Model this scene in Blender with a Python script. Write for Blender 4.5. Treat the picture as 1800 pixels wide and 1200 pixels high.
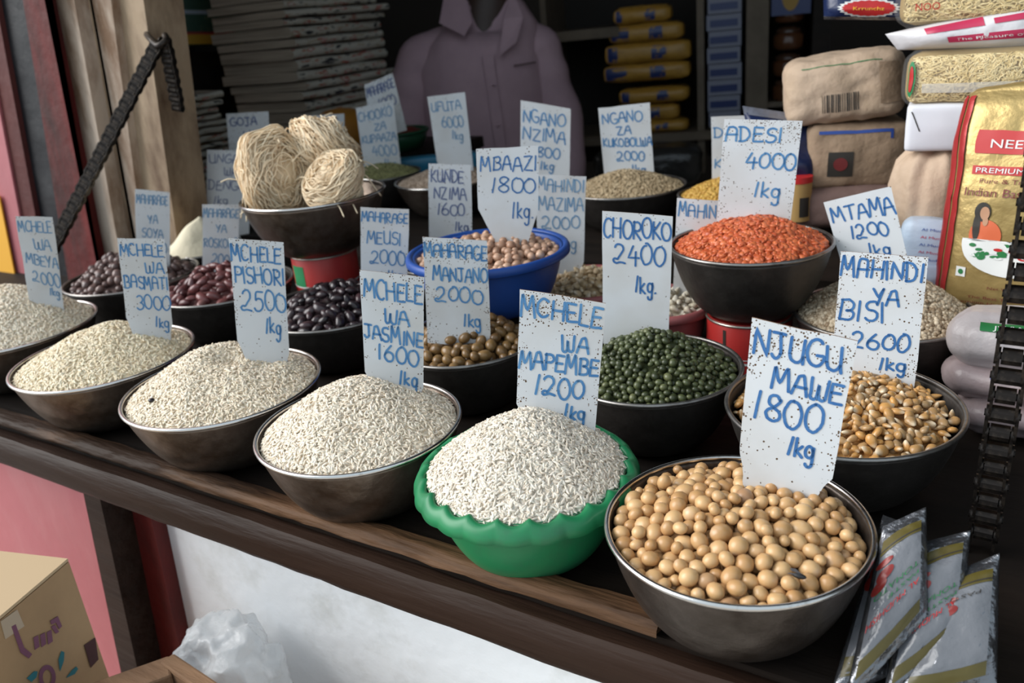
import bpy, math, random
import numpy as np
from mathutils import noise as mnoise
from mathutils import Vector, Matrix

for o in list(bpy.data.objects): bpy.data.objects.remove(o)
S = bpy.context.scene
COL = S.collection
PI = math.pi
random.seed(7)
rng = np.random.default_rng(7)

# ------------------------------------------------------------------ camera
# x runs along the display shelf, y into the shop, z up; the camera stands in the street.
FPX = 1450.0
PITCH, ROLL, YAW = math.radians(21.5), math.radians(-5.7), math.radians(33.6034)
CAM = np.array([0.0, 0.0, 1.2009])
def _basis():
    fw = np.array([0, math.cos(PITCH), -math.sin(PITCH)]); up = np.array([0, math.sin(PITCH), math.cos(PITCH)]); rt = np.array([1., 0, 0])
    r2 = rt*math.cos(ROLL) + up*math.sin(ROLL); u2 = -rt*math.sin(ROLL) + up*math.cos(ROLL)
    c, s = math.cos(YAW), math.sin(YAW)
    R = np.array([[c, -s, 0], [s, c, 0], [0, 0, 1]])
    return R@r2, R@u2, R@fw
RT, UP, FW = _basis()
def ray(x, y):
    d = RT*(x-900)/FPX - UP*(y-600)/FPX + FW
    return d/np.linalg.norm(d)
def atz(x, y, z): d = ray(x, y); return CAM + d*(z-CAM[2])/d[2]
def aty(x, y, Y): d = ray(x, y); return CAM + d*Y/d[1]
def atd(x, y, D): return CAM + ray(x, y)*D
def onplane(x, y, A, n): d = ray(x, y); return CAM + d*(np.dot(A-CAM, n)/np.dot(d, n))

cd = bpy.data.cameras.new('camera'); cam = bpy.data.objects.new('camera', cd); COL.objects.link(cam)
cd.sensor_width = 36; cd.lens = FPX/1800*36; cd.clip_start = 0.02; cd.clip_end = 60
M = Matrix(((RT[0], UP[0], -FW[0], CAM[0]), (RT[1], UP[1], -FW[1], CAM[1]), (RT[2], UP[2], -FW[2], CAM[2]), (0, 0, 0, 1)))
cam.matrix_world = M
cd.dof.use_dof = True; cd.dof.focus_distance = 0.64; cd.dof.aperture_fstop = 8.5
S.camera = cam

# ------------------------------------------------------------------ light and exposure
S.view_settings.view_transform = 'Standard'; S.view_settings.look = 'None'
S.view_settings.gamma = 1.0; S.view_settings.use_curve_mapping = False
S.view_settings.exposure = 0.18
w = bpy.data.worlds.new('sky'); S.world = w; w.use_nodes = True
bg = w.node_tree.nodes['Background']; bg.inputs[0].default_value = (0.75, 0.89, 1.0, 1); bg.inputs[1].default_value = .80
sd = bpy.data.lights.new('sun', 'SUN'); sun = bpy.data.objects.new('sun', sd); COL.objects.link(sun)
sd.energy = 3.7; sd.angle = math.radians(50); sd.color = (1.0, 0.98, 0.95)
sun.rotation_euler = (math.radians(58), 0, math.radians(-58))

# ------------------------------------------------------------------ materials
MATS = {}
def nt(m): return m.node_tree.nodes, m.node_tree.links
def mat(name, col, rough=0.6, metal=0.0, noise=None, bump=None, spec=0.5, trans=0.0, alpha=1.0, sss=0.0, coat=0.0):
    """noise = (scale, second colour, lo, hi[, stretch]); bump = (scale, strength)"""
    if name in MATS: return MATS[name]
    m = bpy.data.materials.new(name); m.use_nodes = True
    N, L = nt(m); b = N['Principled BSDF']
    b.inputs['Base Color'].default_value = (*col, 1); b.inputs['Roughness'].default_value = rough; b.inputs['Metallic'].default_value = metal
    b.inputs['Specular IOR Level'].default_value = spec
    b.inputs['Transmission Weight'].default_value = trans; b.inputs['Alpha'].default_value = alpha
    b.inputs['Coat Weight'].default_value = coat
    if sss: b.inputs['Subsurface Weight'].default_value = sss; b.inputs['Subsurface Radius'].default_value = (.004, .003, .002)
    tc = N.new('ShaderNodeTexCoord')
    if noise:
        mp = N.new('ShaderNodeMapping'); L.new(tc.outputs['Object'], mp.inputs[0])
        if len(noise) > 4: mp.inputs['Scale'].default_value = noise[4]
        t = N.new('ShaderNodeTexNoise'); t.inputs['Scale'].default_value = noise[0]; t.inputs['Detail'].default_value = 7; t.inputs['Roughness'].default_value = .65
        L.new(mp.outputs[0], t.inputs['Vector'])
        r = N.new('ShaderNodeMapRange'); r.inputs[1].default_value = noise[2]; r.inputs[2].default_value = noise[3]; L.new(t.outputs[0], r.inputs[0])
        x = N.new('ShaderNodeMix'); x.data_type = 'RGBA'; x.inputs[6].default_value = (*col, 1); x.inputs[7].default_value = (*noise[1], 1)
        L.new(r.outputs[0], x.inputs[0]); L.new(x.outputs[2], b.inputs['Base Color'])
    if bump:
        t2 = N.new('ShaderNodeTexNoise'); t2.inputs['Scale'].default_value = bump[0]; t2.inputs['Detail'].default_value = 6
        mp2 = N.new('ShaderNodeMapping'); L.new(tc.outputs['Object'], mp2.inputs[0]); L.new(mp2.outputs[0], t2.inputs['Vector'])
        if len(bump) > 2: mp2.inputs['Scale'].default_value = bump[2]
        bp = N.new('ShaderNodeBump'); bp.inputs['Strength'].default_value = bump[1]; bp.inputs['Distance'].default_value = .01
        L.new(t2.outputs[0], bp.inputs['Height']); L.new(bp.outputs[0], b.inputs['Normal'])
    MATS[name] = m; return m

def grain_mat(name, c1, c2, rough=.4, per='island', c3=None, spec=.5, sss=0.0, spot=None):
    """colour varies from grain to grain"""
    m = bpy.data.materials.new(name); m.use_nodes = True; N, L = nt(m); b = N['Principled BSDF']
    b.inputs['Roughness'].default_value = rough; b.inputs['Specular IOR Level'].default_value = spec
    if sss: b.inputs['Subsurface Weight'].default_value = sss; b.inputs['Subsurface Radius'].default_value = (.0045, .0035, .0025)
    if per == 'island': g = N.new('ShaderNodeNewGeometry'); src = g.outputs['Random Per Island']
    else: g = N.new('ShaderNodeObjectInfo'); src = g.outputs['Random']
    cr = N.new('ShaderNodeValToRGB'); e = cr.color_ramp.elements
    e[0].color = (*c1, 1); e[1].color = (*c2, 1)
    if c3: q = e.new(.93); q.color = (*c2, 1); e[2].color = (*c3, 1)
    L.new(src, cr.inputs[0]); out = cr.outputs[0]
    if spot:                                   # (colour, scale, lo, hi): blotches on the seed coat
        tc = N.new('ShaderNodeTexCoord'); t = N.new('ShaderNodeTexNoise'); t.noise_dimensions = '4D'; t.inputs['Scale'].default_value = spot[1]
        L.new(tc.outputs['Object'], t.inputs['Vector'])
        mu = N.new('ShaderNodeMath'); mu.operation = 'MULTIPLY'; mu.inputs[1].default_value = 50; L.new(src, mu.inputs[0]); L.new(mu.outputs[0], t.inputs['W'])
        r = N.new('ShaderNodeMapRange'); r.inputs[1].default_value = spot[2]; r.inputs[2].default_value = spot[3]; L.new(t.outputs[0], r.inputs[0])
        x = N.new('ShaderNodeMix'); x.data_type = 'RGBA'; x.inputs[7].default_value = (*spot[0], 1)
        L.new(r.outputs[0], x.inputs[0]); L.new(out, x.inputs[6]); out = x.outputs[2]
    L.new(out, b.inputs['Base Color'])
    return m

def card_mat(name, amount):
    """white painted card with brown fly specks, thickest along the upper edge"""
    m = bpy.data.materials.new(name); m.use_nodes = True; N, L = nt(m); b = N['Principled BSDF']
    b.inputs['Roughness'].default_value = .55
    uv = N.new('ShaderNodeUVMap'); oi = N.new('ShaderNodeObjectInfo')
    tc = N.new('ShaderNodeTexCoord'); off = N.new('ShaderNodeVectorMath'); off.operation = 'ADD'
    L.new(tc.outputs['Object'], off.inputs[0])
    cm = N.new('ShaderNodeCombineXYZ'); mu = N.new('ShaderNodeMath'); mu.operation = 'MULTIPLY'; mu.inputs[1].default_value = 37
    L.new(oi.outputs['Random'], mu.inputs[0]); L.new(mu.outputs[0], cm.inputs[0]); L.new(cm.outputs[0], off.inputs[1])
    vo = N.new('ShaderNodeTexVoronoi'); vo.inputs['Scale'].default_value = 560; L.new(off.outputs[0], vo.inputs['Vector'])
    big = N.new('ShaderNodeTexNoise'); big.inputs['Scale'].default_value = 45; big.inputs['Detail'].default_value = 3; L.new(off.outputs[0], big.inputs['Vector'])
    sep = N.new('ShaderNodeSeparateXYZ'); L.new(uv.outputs[0], sep.inputs[0])
    # edge weight: strongest at the top (v small) and the two sides
    def math_(op, a, b_=None, v=None):
        n = N.new('ShaderNodeMath'); n.operation = op; L.new(a, n.inputs[0])
        if b_ is not None: L.new(b_, n.inputs[1])
        elif v is not None: n.inputs[1].default_value = v
        return n.outputs[0]
    top = N.new('ShaderNodeMapRange'); top.inputs[1].default_value = .33; top.inputs[2].default_value = 0.0; top.inputs[3].default_value = 0; top.inputs[4].default_value = 1; L.new(sep.outputs[1], top.inputs[0])
    cx = math_('ABSOLUTE', math_('SUBTRACT', sep.outputs[0], v=.5))
    side = N.new('ShaderNodeMapRange'); side.inputs[1].default_value = .33; side.inputs[2].default_value = .5; side.inputs[3].default_value = 0; side.inputs[4].default_value = .55; L.new(cx, side.inputs[0])
    wgt = math_('ADD', math_('MAXIMUM', top.outputs[0], side.outputs[0]), v=.10)
    nz = N.new('ShaderNodeMapRange'); nz.inputs[1].default_value = .38; nz.inputs[2].default_value = .68; L.new(big.outputs[0], nz.inputs[0])
    den = math_('MULTIPLY', math_('MULTIPLY', wgt, nz.outputs[0]), v=amount)
    cs = N.new('ShaderNodeSeparateColor'); L.new(vo.outputs['Color'], cs.inputs[0])
    pick = math_('LESS_THAN', cs.outputs[0], den)
    rad = math_('ADD', math_('MULTIPLY', cs.outputs[1], v=.30), v=.16)
    spot = math_('MULTIPLY', math_('LESS_THAN', vo.outputs['Distance'], rad), pick)
    base = N.new('ShaderNodeTexNoise'); base.inputs['Scale'].default_value = 14; base.inputs['Detail'].default_value = 5; L.new(off.outputs[0], base.inputs['Vector'])
    r0 = N.new('ShaderNodeMapRange'); r0.inputs[1].default_value = .45; r0.inputs[2].default_value = .8; L.new(base.outputs[0], r0.inputs[0])
    x0 = N.new('ShaderNodeMix'); x0.data_type = 'RGBA'; x0.inputs[6].default_value = (.67, .685, .70, 1); x0.inputs[7].default_value = (.56, .54, .51, 1); L.new(r0.outputs[0], x0.inputs[0])
    x = N.new('ShaderNodeMix'); x.data_type = 'RGBA'; x.inputs[7].default_value = (.10, .055, .025, 1)
    L.new(spot, x.inputs[0]); L.new(x0.outputs[2], x.inputs[6]); L.new(x.outputs[2], b.inputs['Base Color'])
    return m
CARD = {k: card_mat('painted_card_%s' % k, v) for k, v in (('heavy', 1.9), ('medium', 1.0), ('light', .22))}
CARD_EDGE = mat('card_edge', (.30, .17, .10), .8)

# ------------------------------------------------------------------ object helpers
def link(o, parent=None):
    COL.objects.link(o)
    if parent is not None:
        o.parent = parent
    return o
def thing(name, label, cat, loc, group=None):
    o = bpy.data.objects.new(name, None); COL.objects.link(o); o.location = [float(v) for v in loc]
    o.empty_display_size = .02
    o['label'] = label; o['category'] = cat
    if group: o['group'] = group
    return o
def tag(o, label=None, cat=None, group=None, kind=None):
    if label: o['label'] = label
    if cat: o['category'] = cat
    if group: o['group'] = group
    if kind: o['kind'] = kind
    return o
def mesh_data(name, V, F, mats, smooth=True, fm=None, auto=None):
    me = bpy.data.meshes.new(name)
    me.from_pydata([tuple(map(float, v)) for v in V], [], [tuple(map(int, f)) for f in F])
    for m in (mats if isinstance(mats, (list, tuple)) else [mats]): me.materials.append(m)
    if fm is not None: me.polygons.foreach_set('material_index', np.asarray(fm, dtype=np.int32))
    me.polygons.foreach_set('use_smooth', [smooth]*len(me.polygons))
    me.update()
    if smooth and auto:
        me.set_sharp_from_angle(angle=math.radians(auto))
    return me
def obj(name, V, F, mats, parent=None, smooth=True, fm=None, auto=None, loc=None):
    """one mesh object; vertices in world space, stored relative to the parent's (or its own) origin"""
    V = np.asarray(V, float)
    if parent is not None: org = world_org(parent)
    elif loc is not None: org = np.asarray(loc, float)
    else: org = np.array([(V[:, 0].min()+V[:, 0].max())/2, (V[:, 1].min()+V[:, 1].max())/2, V[:, 2].min()])
    o = bpy.data.objects.new(name, mesh_data(name, V-org, F, mats, smooth, fm, auto))
    link(o, parent)
    if parent is None: o.location = org.tolist()
    return o
def world_org(o):
    p = np.zeros(3)
    while o is not None:
        p += np.array(o.location); o = o.parent
    return p

class MB:
    """collects shapes into one vertex / face list"""
    def __init__(s): s.V = []; s.F = []; s.fm = []
    def add(s, V, F, mi=0):
        n = len(s.V); s.V += [tuple(v) for v in V]; s.F += [tuple(i+n for i in f) for f in F]; s.fm += [mi]*len(F); return s
    def obj(s, name, mats, parent=None, smooth=True, auto=None, loc=None): return obj(name, s.V, s.F, mats, parent, smooth, s.fm, auto, loc)

def box_vf(c, ex, ey, ez):
    """box from centre and three half-axis vectors"""
    c, ex, ey, ez = map(lambda a: np.asarray(a, float), (c, ex, ey, ez))
    V = [c+sx*ex+sy*ey+sz*ez for sz in (-1, 1) for sx, sy in ((-1, -1), (1, -1), (1, 1), (-1, 1))]
    F = [(3, 2, 1, 0), (4, 5, 6, 7), (0, 1, 5, 4), (1, 2, 6, 5), (2, 3, 7, 6), (3, 0, 4, 7)]
    return V, F
def bevel_box(c, ex, ey, ez, b=.004, seg=2):
    """box with rounded edges through bmesh bevel"""
    import bmesh
    V, F = box_vf(c, ex, ey, ez)
    bm = bmesh.new(); vs = [bm.verts.new(tuple(v)) for v in V]; [bm.faces.new([vs[i] for i in f]) for f in F]
    bmesh.ops.recalc_face_normals(bm, faces=bm.faces[:])
    bmesh.ops.bevel(bm, geom=bm.edges[:], offset=b, segments=seg, affect='EDGES', profile=.5)
    bm.verts.ensure_lookup_table(); bm.verts.index_update()
    V2 = [tuple(v.co) for v in bm.verts]; F2 = [tuple(v.index for v in f.verts) for f in bm.faces]; bm.free()
    return V2, F2
def lathe(prof, c, n=64, mod=None, close=False):
    """prof = [(r, z)]; mod(theta, r, z, i) may bend a ring point"""
    V = []; F = []; c = np.asarray(c, float); k = len(prof)
    for j in range(n):
        th = 2*PI*j/n
        for i, (r, z) in enumerate(prof):
            if mod: r, z = mod(th, r, z, i)
            V.append(c+np.array([r*math.cos(th), r*math.sin(th), z]))
    for j in range(n):
        j2 = (j+1) % n
        for i in range(k-1 if not close else k):
            i2 = (i+1) % k
            F.append((j*k+i, j2*k+i, j2*k+i2, j*k+i2))
    return V, F
def tube(P, r, n=8, cap=True):
    P = np.asarray(P, float); m = len(P); rr = np.full(m, r) if np.isscalar(r) else np.asarray(r)
    T = np.gradient(P, axis=0); T /= np.linalg.norm(T, axis=1)[:, None]+1e-12
    a = np.array([0, 0, 1.]) if abs(T[0, 2]) < .9 else np.array([1., 0, 0])
    V = []; F = []; u = np.cross(T[0], a); u /= np.linalg.norm(u)
    for i in range(m):
        u = u-T[i]*np.dot(u, T[i]); u /= np.linalg.norm(u)+1e-12; v = np.cross(T[i], u)
        for j in range(n):
            t = 2*PI*j/n; V.append(P[i]+rr[i]*(math.cos(t)*u+math.sin(t)*v))
    for i in range(m-1):
        for j in range(n):
            j2 = (j+1) % n; F.append((i*n+j, i*n+j2, (i+1)*n+j2, (i+1)*n+j))
    if cap: F.append(tuple(range(n))[::-1]); F.append(tuple((m-1)*n+j for j in range(n)))
    return V, F
def prism(poly, d):
    """closed polygon (list of 3D points) extruded by the vector d"""
    n = len(poly); P = [np.asarray(p, float) for p in poly]; V = P+[p+d for p in P]
    F = [tuple(range(n))[::-1], tuple(range(n, 2*n))]+[(i, (i+1) % n, (i+1) % n+n, i+n) for i in range(n)]
    return V, F
def smooth_line(P, k=6):
    """Catmull-Rom through the points"""
    P = [np.asarray(p, float) for p in P]
    if len(P) < 3: return np.array(P)
    Q = [2*P[0]-P[1]]+P+[2*P[-1]-P[-2]]; out = []
    for i in range(1, len(Q)-2):
        for t in np.linspace(0, 1, k, endpoint=False):
            a, b, c, d = Q[i-1:i+3]
            out.append(.5*((2*b)+(c-a)*t+(2*a-5*b+4*c-d)*t*t+(3*b-a-3*c+d)*t**3))
    return np.array(out+[P[-1]])

# many small bodies merged into one mesh (for stuff only)
def scatter(name, shapes, P, Rm, Sc, mats, parent=None, loc=None, extra=None, which=None):
    P = np.asarray(P); n = len(P); loc = np.asarray(loc, float)
    which = rng.integers(0, len(shapes), n) if which is None else which
    AV = []; AL = []; AS = []; off = 0
    if extra is not None:
        V, F = extra; AV.append(np.asarray(V, float)-loc); AL.append(np.concatenate([np.asarray(f) for f in F])); AS.append(np.array([len(f) for f in F])); off = len(V)
    for k, (V, F) in enumerate(shapes):
        idx = np.where(which == k)[0]
        if not len(idx): continue
        V = np.asarray(V, float); fl = np.concatenate([np.asarray(f) for f in F]); sz = np.array([len(f) for f in F])
        W = np.einsum('nij,vj->nvi', Rm[idx], V)*Sc[idx][:, None, None]+P[idx][:, None, :]-loc
        AV.append(W.reshape(-1, 3)); AL.append((fl[None, :]+(np.arange(len(idx))*len(V))[:, None]+off).ravel()); AS.append(np.tile(sz, len(idx))); off += len(idx)*len(V)
    V = np.concatenate(AV); Lp = np.concatenate(AL); sz = np.concatenate(AS)
    me = bpy.data.meshes.new(name); me.vertices.add(len(V)); me.vertices.foreach_set('co', V.astype(np.float32).ravel())
    me.loops.add(len(Lp)); me.loops.foreach_set('vertex_index', Lp.astype(np.int32))
    me.polygons.add(len(sz)); st = np.concatenate([[0], np.cumsum(sz)[:-1]])
    me.polygons.foreach_set('loop_start', st.astype(np.int32)); me.polygons.foreach_set('loop_total', sz.astype(np.int32))
    me.polygons.foreach_set('use_smooth', np.ones(len(sz), bool))
    for m in mats: me.materials.append(m)
    me.update(calc_edges=True); me.validate()
    o = bpy.data.objects.new(name, me); link(o, parent)
    if parent is None: o.location = loc.tolist()
    return o
def rots(n, tilt=.5, N=None):
    """random spin about the surface normal plus a random tilt; local x is the long axis"""
    a = rng.uniform(0, 2*PI, n); t = rng.normal(0, tilt, n); s = rng.uniform(0, 2*PI, n)
    ez = np.tile([0, 0, 1.], (n, 1)) if N is None else N
    h = np.tile([1., 0, 0], (n, 1)); ex = h-ez*(h*ez).sum(1)[:, None]; ex /= np.linalg.norm(ex, axis=1)[:, None]; ey = np.cross(ez, ex)
    X = ex*np.cos(a)[:, None]+ey*np.sin(a)[:, None]; Y = -ex*np.sin(a)[:, None]+ey*np.cos(a)[:, None]
    X2 = X*np.cos(t)[:, None]+ez*np.sin(t)[:, None]; Z2 = -X*np.sin(t)[:, None]+ez*np.cos(t)[:, None]
    roll = rng.normal(0, tilt, n); Y3 = Y*np.cos(roll)[:, None]+Z2*np.sin(roll)[:, None]; Z3 = -Y*np.sin(roll)[:, None]+Z2*np.cos(roll)[:, None]
    return np.stack([X2, Y3, Z3], axis=2)
def blob(a, b, c, nu=8, nv=5, f=None):
    """ellipsoid of half axes a,b,c with poles on x; f bends a point"""
    V = [(-a, 0, 0)]
    for i in range(1, nv):
        t = PI*i/nv
        for j in range(nu):
            p = 2*PI*j/nu; V.append((-a*math.cos(t), b*math.sin(t)*math.cos(p), c*math.sin(t)*math.sin(p)))
    V.append((a, 0, 0))
    F = [(0, 1+(j+1) % nu, 1+j) for j in range(nu)]
    for i in range(nv-2):
        for j in range(nu):
            j2 = (j+1) % nu; F.append((1+i*nu+j, 1+i*nu+j2, 1+(i+1)*nu+j2, 1+(i+1)*nu+j))
    e = len(V)-1; F += [(e, 1+(nv-2)*nu+j, 1+(nv-2)*nu+(j+1) % nu) for j in range(nu)]
    if f: V = [f(*v) for v in V]
    return V, F

# ------------------------------------------------------------------ the setting
SHELF = 0.80          # top of the display shelf
STREET = 0.30         # ground outside
RISER = 0.862         # the back step behind the front rows
M_white = mat('white_plaster', (.90, .92, .94), .75, noise=(9, (.66, .66, .63), .55, .8), bump=(40, .25))
M_pink = mat('pink_paint', (.43, .125, .14), .6, noise=(5, (.47, .20, .205), .45, .75, (1, 1, .35)), bump=(25, .15))
M_red = mat('old_red_paint', (.15, .020, .018), .6, spec=.2, noise=(8, (.05, .018, .016), .42, .66, (1, 1, .3)), bump=(30, .3))
M_redbrown = mat('red_brown_paint', (.11, .032, .028), .6, spec=.2, noise=(6, (.09, .03, .028), .4, .7), bump=(30, .3))
M_black = mat('black_paint', (.012, .012, .014), .5, spec=.25, noise=(6, (.04, .04, .042), .5, .75), bump=(12, .5))
M_cream = mat('worn_cream_paint', (.54, .43, .34), .7, noise=(9, (.20, .115, .065), .46, .66, (1.6, 1.6, .45)), bump=(30, .25))
M_creamd = mat('worn_tan_paint', (.40, .29, .19), .7, noise=(7, (.13, .075, .042), .44, .66, (1.6, 1.6, .5)), bump=(30, .25))
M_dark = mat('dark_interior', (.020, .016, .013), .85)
M_darkwood = mat('dark_wood', (.010, .007, .0055), .65, spec=.2, noise=(9, (.026, .017, .012), .45, .75, (.12, 1, 1)), bump=(30, .4, (.12, 1, 1)))
M_beam = mat('beam_wood', (.020, .010, .0065), .5, spec=.12, noise=(10, (.045, .025, .017), .45, .78, (.10, 1, 1)), bump=(35, .6, (.10, 1, 1)))
M_log = mat('worn_strip_wood', (.028, .015, .009), .6, spec=.15, noise=(16, (.17, .088, .045), .51, .72, (.12, 1, 1)), bump=(40, .9, (.12, 1, 1)))
M_ground = mat('street_ground', (.55, .50, .44), .9, noise=(3, (.42, .38, .33), .4, .7))

def structure(name, V, F, m, label=None, smooth=False):
    o = obj(name, V, F, m, smooth=smooth); o['kind'] = 'structure'
    if label: o['label'] = label
    return o
def slab(name, x0, x1, y0, y1, z0, z1, m, label=None):
    return structure(name, *box_vf(((x0+x1)/2, (y0+y1)/2, (z0+z1)/2), ((x1-x0)/2, 0, 0), (0, (y1-y0)/2, 0), (0, 0, (z1-z0)/2)), m, label)
def pxprism(name, quad, Y, depth, m, label=None, low=None, high=None):
    """upright member: left/right edge traced at two heights on the plane y=Y, carried on to z=low..high"""
    (la, lb), (ra, rb) = quad
    def run(a, b):
        A, B = aty(*a, Y), aty(*b, Y); d = (B-A)/(B[2]-A[2])
        return A+d*(high-A[2]), A+d*(low-A[2])
    l1, l0 = run(la, lb); r1, r0 = run(ra, rb)
    return structure(name, *prism([l1, l0, r0, r1], np.array([0, depth, 0])), m, label)

slab('floor', -6, 5, -4, 5, STREET-.1, STREET, M_ground, 'pale dusty ground in front of the stall')
WF = slab('wall_front', -.90, 2.2, .478, .56, STREET, SHELF-.034, M_white, 'white plastered wall below the display shelf')
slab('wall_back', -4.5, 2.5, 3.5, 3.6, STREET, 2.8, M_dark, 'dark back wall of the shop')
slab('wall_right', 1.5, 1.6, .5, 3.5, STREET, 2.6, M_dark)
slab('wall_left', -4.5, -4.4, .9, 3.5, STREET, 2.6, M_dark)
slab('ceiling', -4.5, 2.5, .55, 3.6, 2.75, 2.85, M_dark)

sp_ = aty(948, 1152, .4765)
obj('smudge', *prism([sp_+np.array([.011*math.cos(a)*(1+.35*math.sin(3*a)), 0, .009*math.sin(a)*(1+.3*math.cos(2*a))]) for a in np.linspace(0, 2*PI, 15)[:-1]], np.array([0, .0012, 0])), mat('dark_smudge', (.16, .12, .09), .9), WF, smooth=False)

# door posts and painted wall left of the opening
HI, LO = 2.7, .45
pxprism('trim_1', (((40, 0), (105, 400)), ((78, 0), (157, 400))), .84, .06, M_red, 'red painted upright beside the cream pillar', LO, HI)
pxprism('trim_2', (((-14, 0), (62, 400)), ((42, 0), (107, 400))), .86, .06, M_black, 'black painted groove between two red uprights', LO, HI)
pxprism('trim_3', (((-40, 0), (36, 400)), ((-8, 0), (66, 400))), .85, .03, M_redbrown, 'red brown upright at the left edge', LO, HI)
pxprism('trim_4', (((76, 0), (155, 400)), ((130, 0), (202, 400))), .86, .05, M_cream, 'cream painted outer board of the pillar', LO, HI)
pxprism('trim_5', (((128, 0), (200, 400)), ((160, 0), (233, 400))), .885, .05, M_creamd, 'tan painted board of the pillar', LO, HI)
pxprism('trim_6', (((158, 0), (231, 400)), ((163, 0), (236, 400))), .93, .03, M_black, 'dark crack in the cream pillar', LO, HI)
pxprism('trim_7', (((162, 0), (235, 400)), ((195, 0), (248, 400))), .885, .06, M_cream, 'narrow cream board of the pillar', LO, HI)
pxprism('trim_8', (((194, 0), (247, 400)), ((252, 0), (308, 400))), .90, .075, M_creamd, 'wide worn tan face of the pillar', LO, HI)
pxprism('wall_facade', (((-900, 0), (-900, 400)), ((-38, 0), (38, 400))), .845, .035, M_pink, 'pink painted wall left of the posts', LO, HI)

def flat_px(name, label, cat, pts, Y, m, parts=()):
    t = thing(name, label, cat, aty(*pts[-1], Y))
    obj('sheet', *prism([aty(*q, Y) for q in pts], np.array([0, .003, 0])), m, t, smooth=False)
    for nm, q, m2 in parts: obj(nm, *prism([aty(*a, Y-.0012) for a in q], np.array([0, .001, 0])), m2, t, smooth=False)
flat_px('poster', 'yellow and red painted sheet at the far left edge', 'poster', [(-90, 330), (-2, 345), (30, 505), (-90, 520)], .838, mat('yellow_sheet', (.85, .42, .03), .6), [('red_band', [(-90, 515), (29, 500), (40, 560), (-90, 575)], mat('red_sheet', (.45, .03, .03), .6))])

# under the shelf on the left
pxprism('wall_panel', (((-700, 855), (-700, 1183)), ((145, 855), (214, 1183))), .425, .02, M_pink, 'pink painted panel below the left end of the shelf', STREET, .772)
pxprism('trim_9', (((144, 855), (213, 1183)), ((173, 865), (243, 1183))), .425, .05, M_beam, 'dark brown post edge beside the pink panel', STREET, .772)
pxprism('trim_10', (((172, 865), (242, 1183)), ((212, 880), (272, 1150))), .60, .05, M_dark, 'dark gap behind the post', STREET, .772)
pxprism('trim_11', (((205, 880), (272, 1150)), ((262, 895), (318, 1150))), .46, .05, M_red, 'dark red door jamb left of the white wall', STREET, .772)

# display shelf: board, front strip, back step
t = thing('display_shelf', 'long dark wooden display shelf carrying all the bowls', 'shelf', (-.6, .60, SHELF-.04))
def plank(x0, x1, y0, y1, z0, z1, n=60, wob=.0025, seed=0, chew=0):
    r = np.random.default_rng(seed); V = []; F = []
    sec = [(y0+.004, z0), (y0, z0*.8+z1*.2), (y0, z0*.45+z1*.55), (y0+(y1-y0)*.10, z0*.15+z1*.85), (y0+(y1-y0)*.28, z1), (y0+(y1-y0)*.6, z1), (y1, z1-.15*(z1-z0)), (y1, z0)]
    w = np.cumsum(r.normal(0, 1, (n+1, len(sec), 2)), 0); w = (w-w.mean(0))/(abs(w).max()+1e-9)
    for i in range(n+1):
        x = x0+(x1-x0)*i/n
        for k, (y, z) in enumerate(sec):
            f = 0 if z == z0 else 1
            V.append((x+(r.normal(0, .002) if i in (0, n) else 0), y+wob*w[i, k, 0]+r.normal(0, .0004), z+f*(wob*w[i, k, 1]+r.normal(0, .0005))))
    m = len(sec)
    for i in range(n):
        for k in range(m): F.append((i*m+k, i*m+(k+1) % m, (i+1)*m+(k+1) % m, (i+1)*m+k))
    F += [tuple(range(m)), tuple(n*m+k for k in range(m))[::-1]]
    return V, F
obj('board', *box_vf((-.65, .715, SHELF-.016), (1.25, 0, 0), (0, .30, 0), (0, 0, .016)), M_darkwood, t, smooth=False)
obj('front_beam', *plank(-1.9, .6, .388, .4145, SHELF-.036, SHELF+.0005, 90, .002, 3), M_beam, t, smooth=True, auto=40)
obj('worn_strip', *plank(-1.9, -.180, .409, .430, SHELF+.001, SHELF+.013, 110, .0035, 5), M_log, t, smooth=True, auto=50)
t = thing('riser', 'dark wooden step behind the rows of bowls', 'shelf', (-.6, 1.25, SHELF))
obj('top_board', *box_vf((-.90, 1.233, RISER-.012), (.87, 0, 0), (0, .218, 0), (0, 0, .012)), M_darkwood, t, smooth=False)
obj('front_board', *box_vf((-.90, 1.03, (SHELF+RISER-.024)/2-.02), (.87, 0, 0), (0, .012, 0), (0, 0, (RISER-.024-SHELF)/2+.02)), M_darkwood, t, smooth=False)

# ------------------------------------------------------------------ bowls
M_steel = mat('tarnished_steel', (.235, .195, .165), .36, .85, noise=(16, (.095, .065, .045), .38, .66), bump=(60, .12))
M_wornsteel = mat('worn_brown_steel', (.13, .11, .098), .38, .8, noise=(16, (.05, .038, .03), .4, .68), bump=(60, .15))
M_steelrim = mat('polished_rim', (.68, .66, .64), .24, 1.0, noise=(60, (.30, .27, .24), .55, .75))
M_dksteel = mat('blackened_steel', (.085, .075, .068), .48, .7, noise=(18, (.04, .034, .03), .4, .7), bump=(60, .15))
M_dkrim = mat('dull_rim', (.30, .285, .27), .34, .9, noise=(60, (.10, .09, .08), .5, .75))
M_green = mat('green_plastic', (.016, .20, .075), .38, noise=(30, (.03, .15, .07), .5, .75), spec=.45)
M_blue = mat('blue_plastic', (.018, .07, .30), .42, spec=.4)
M_pinkp = mat('dull_pink_plastic', (.34, .10, .10), .5)

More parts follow.
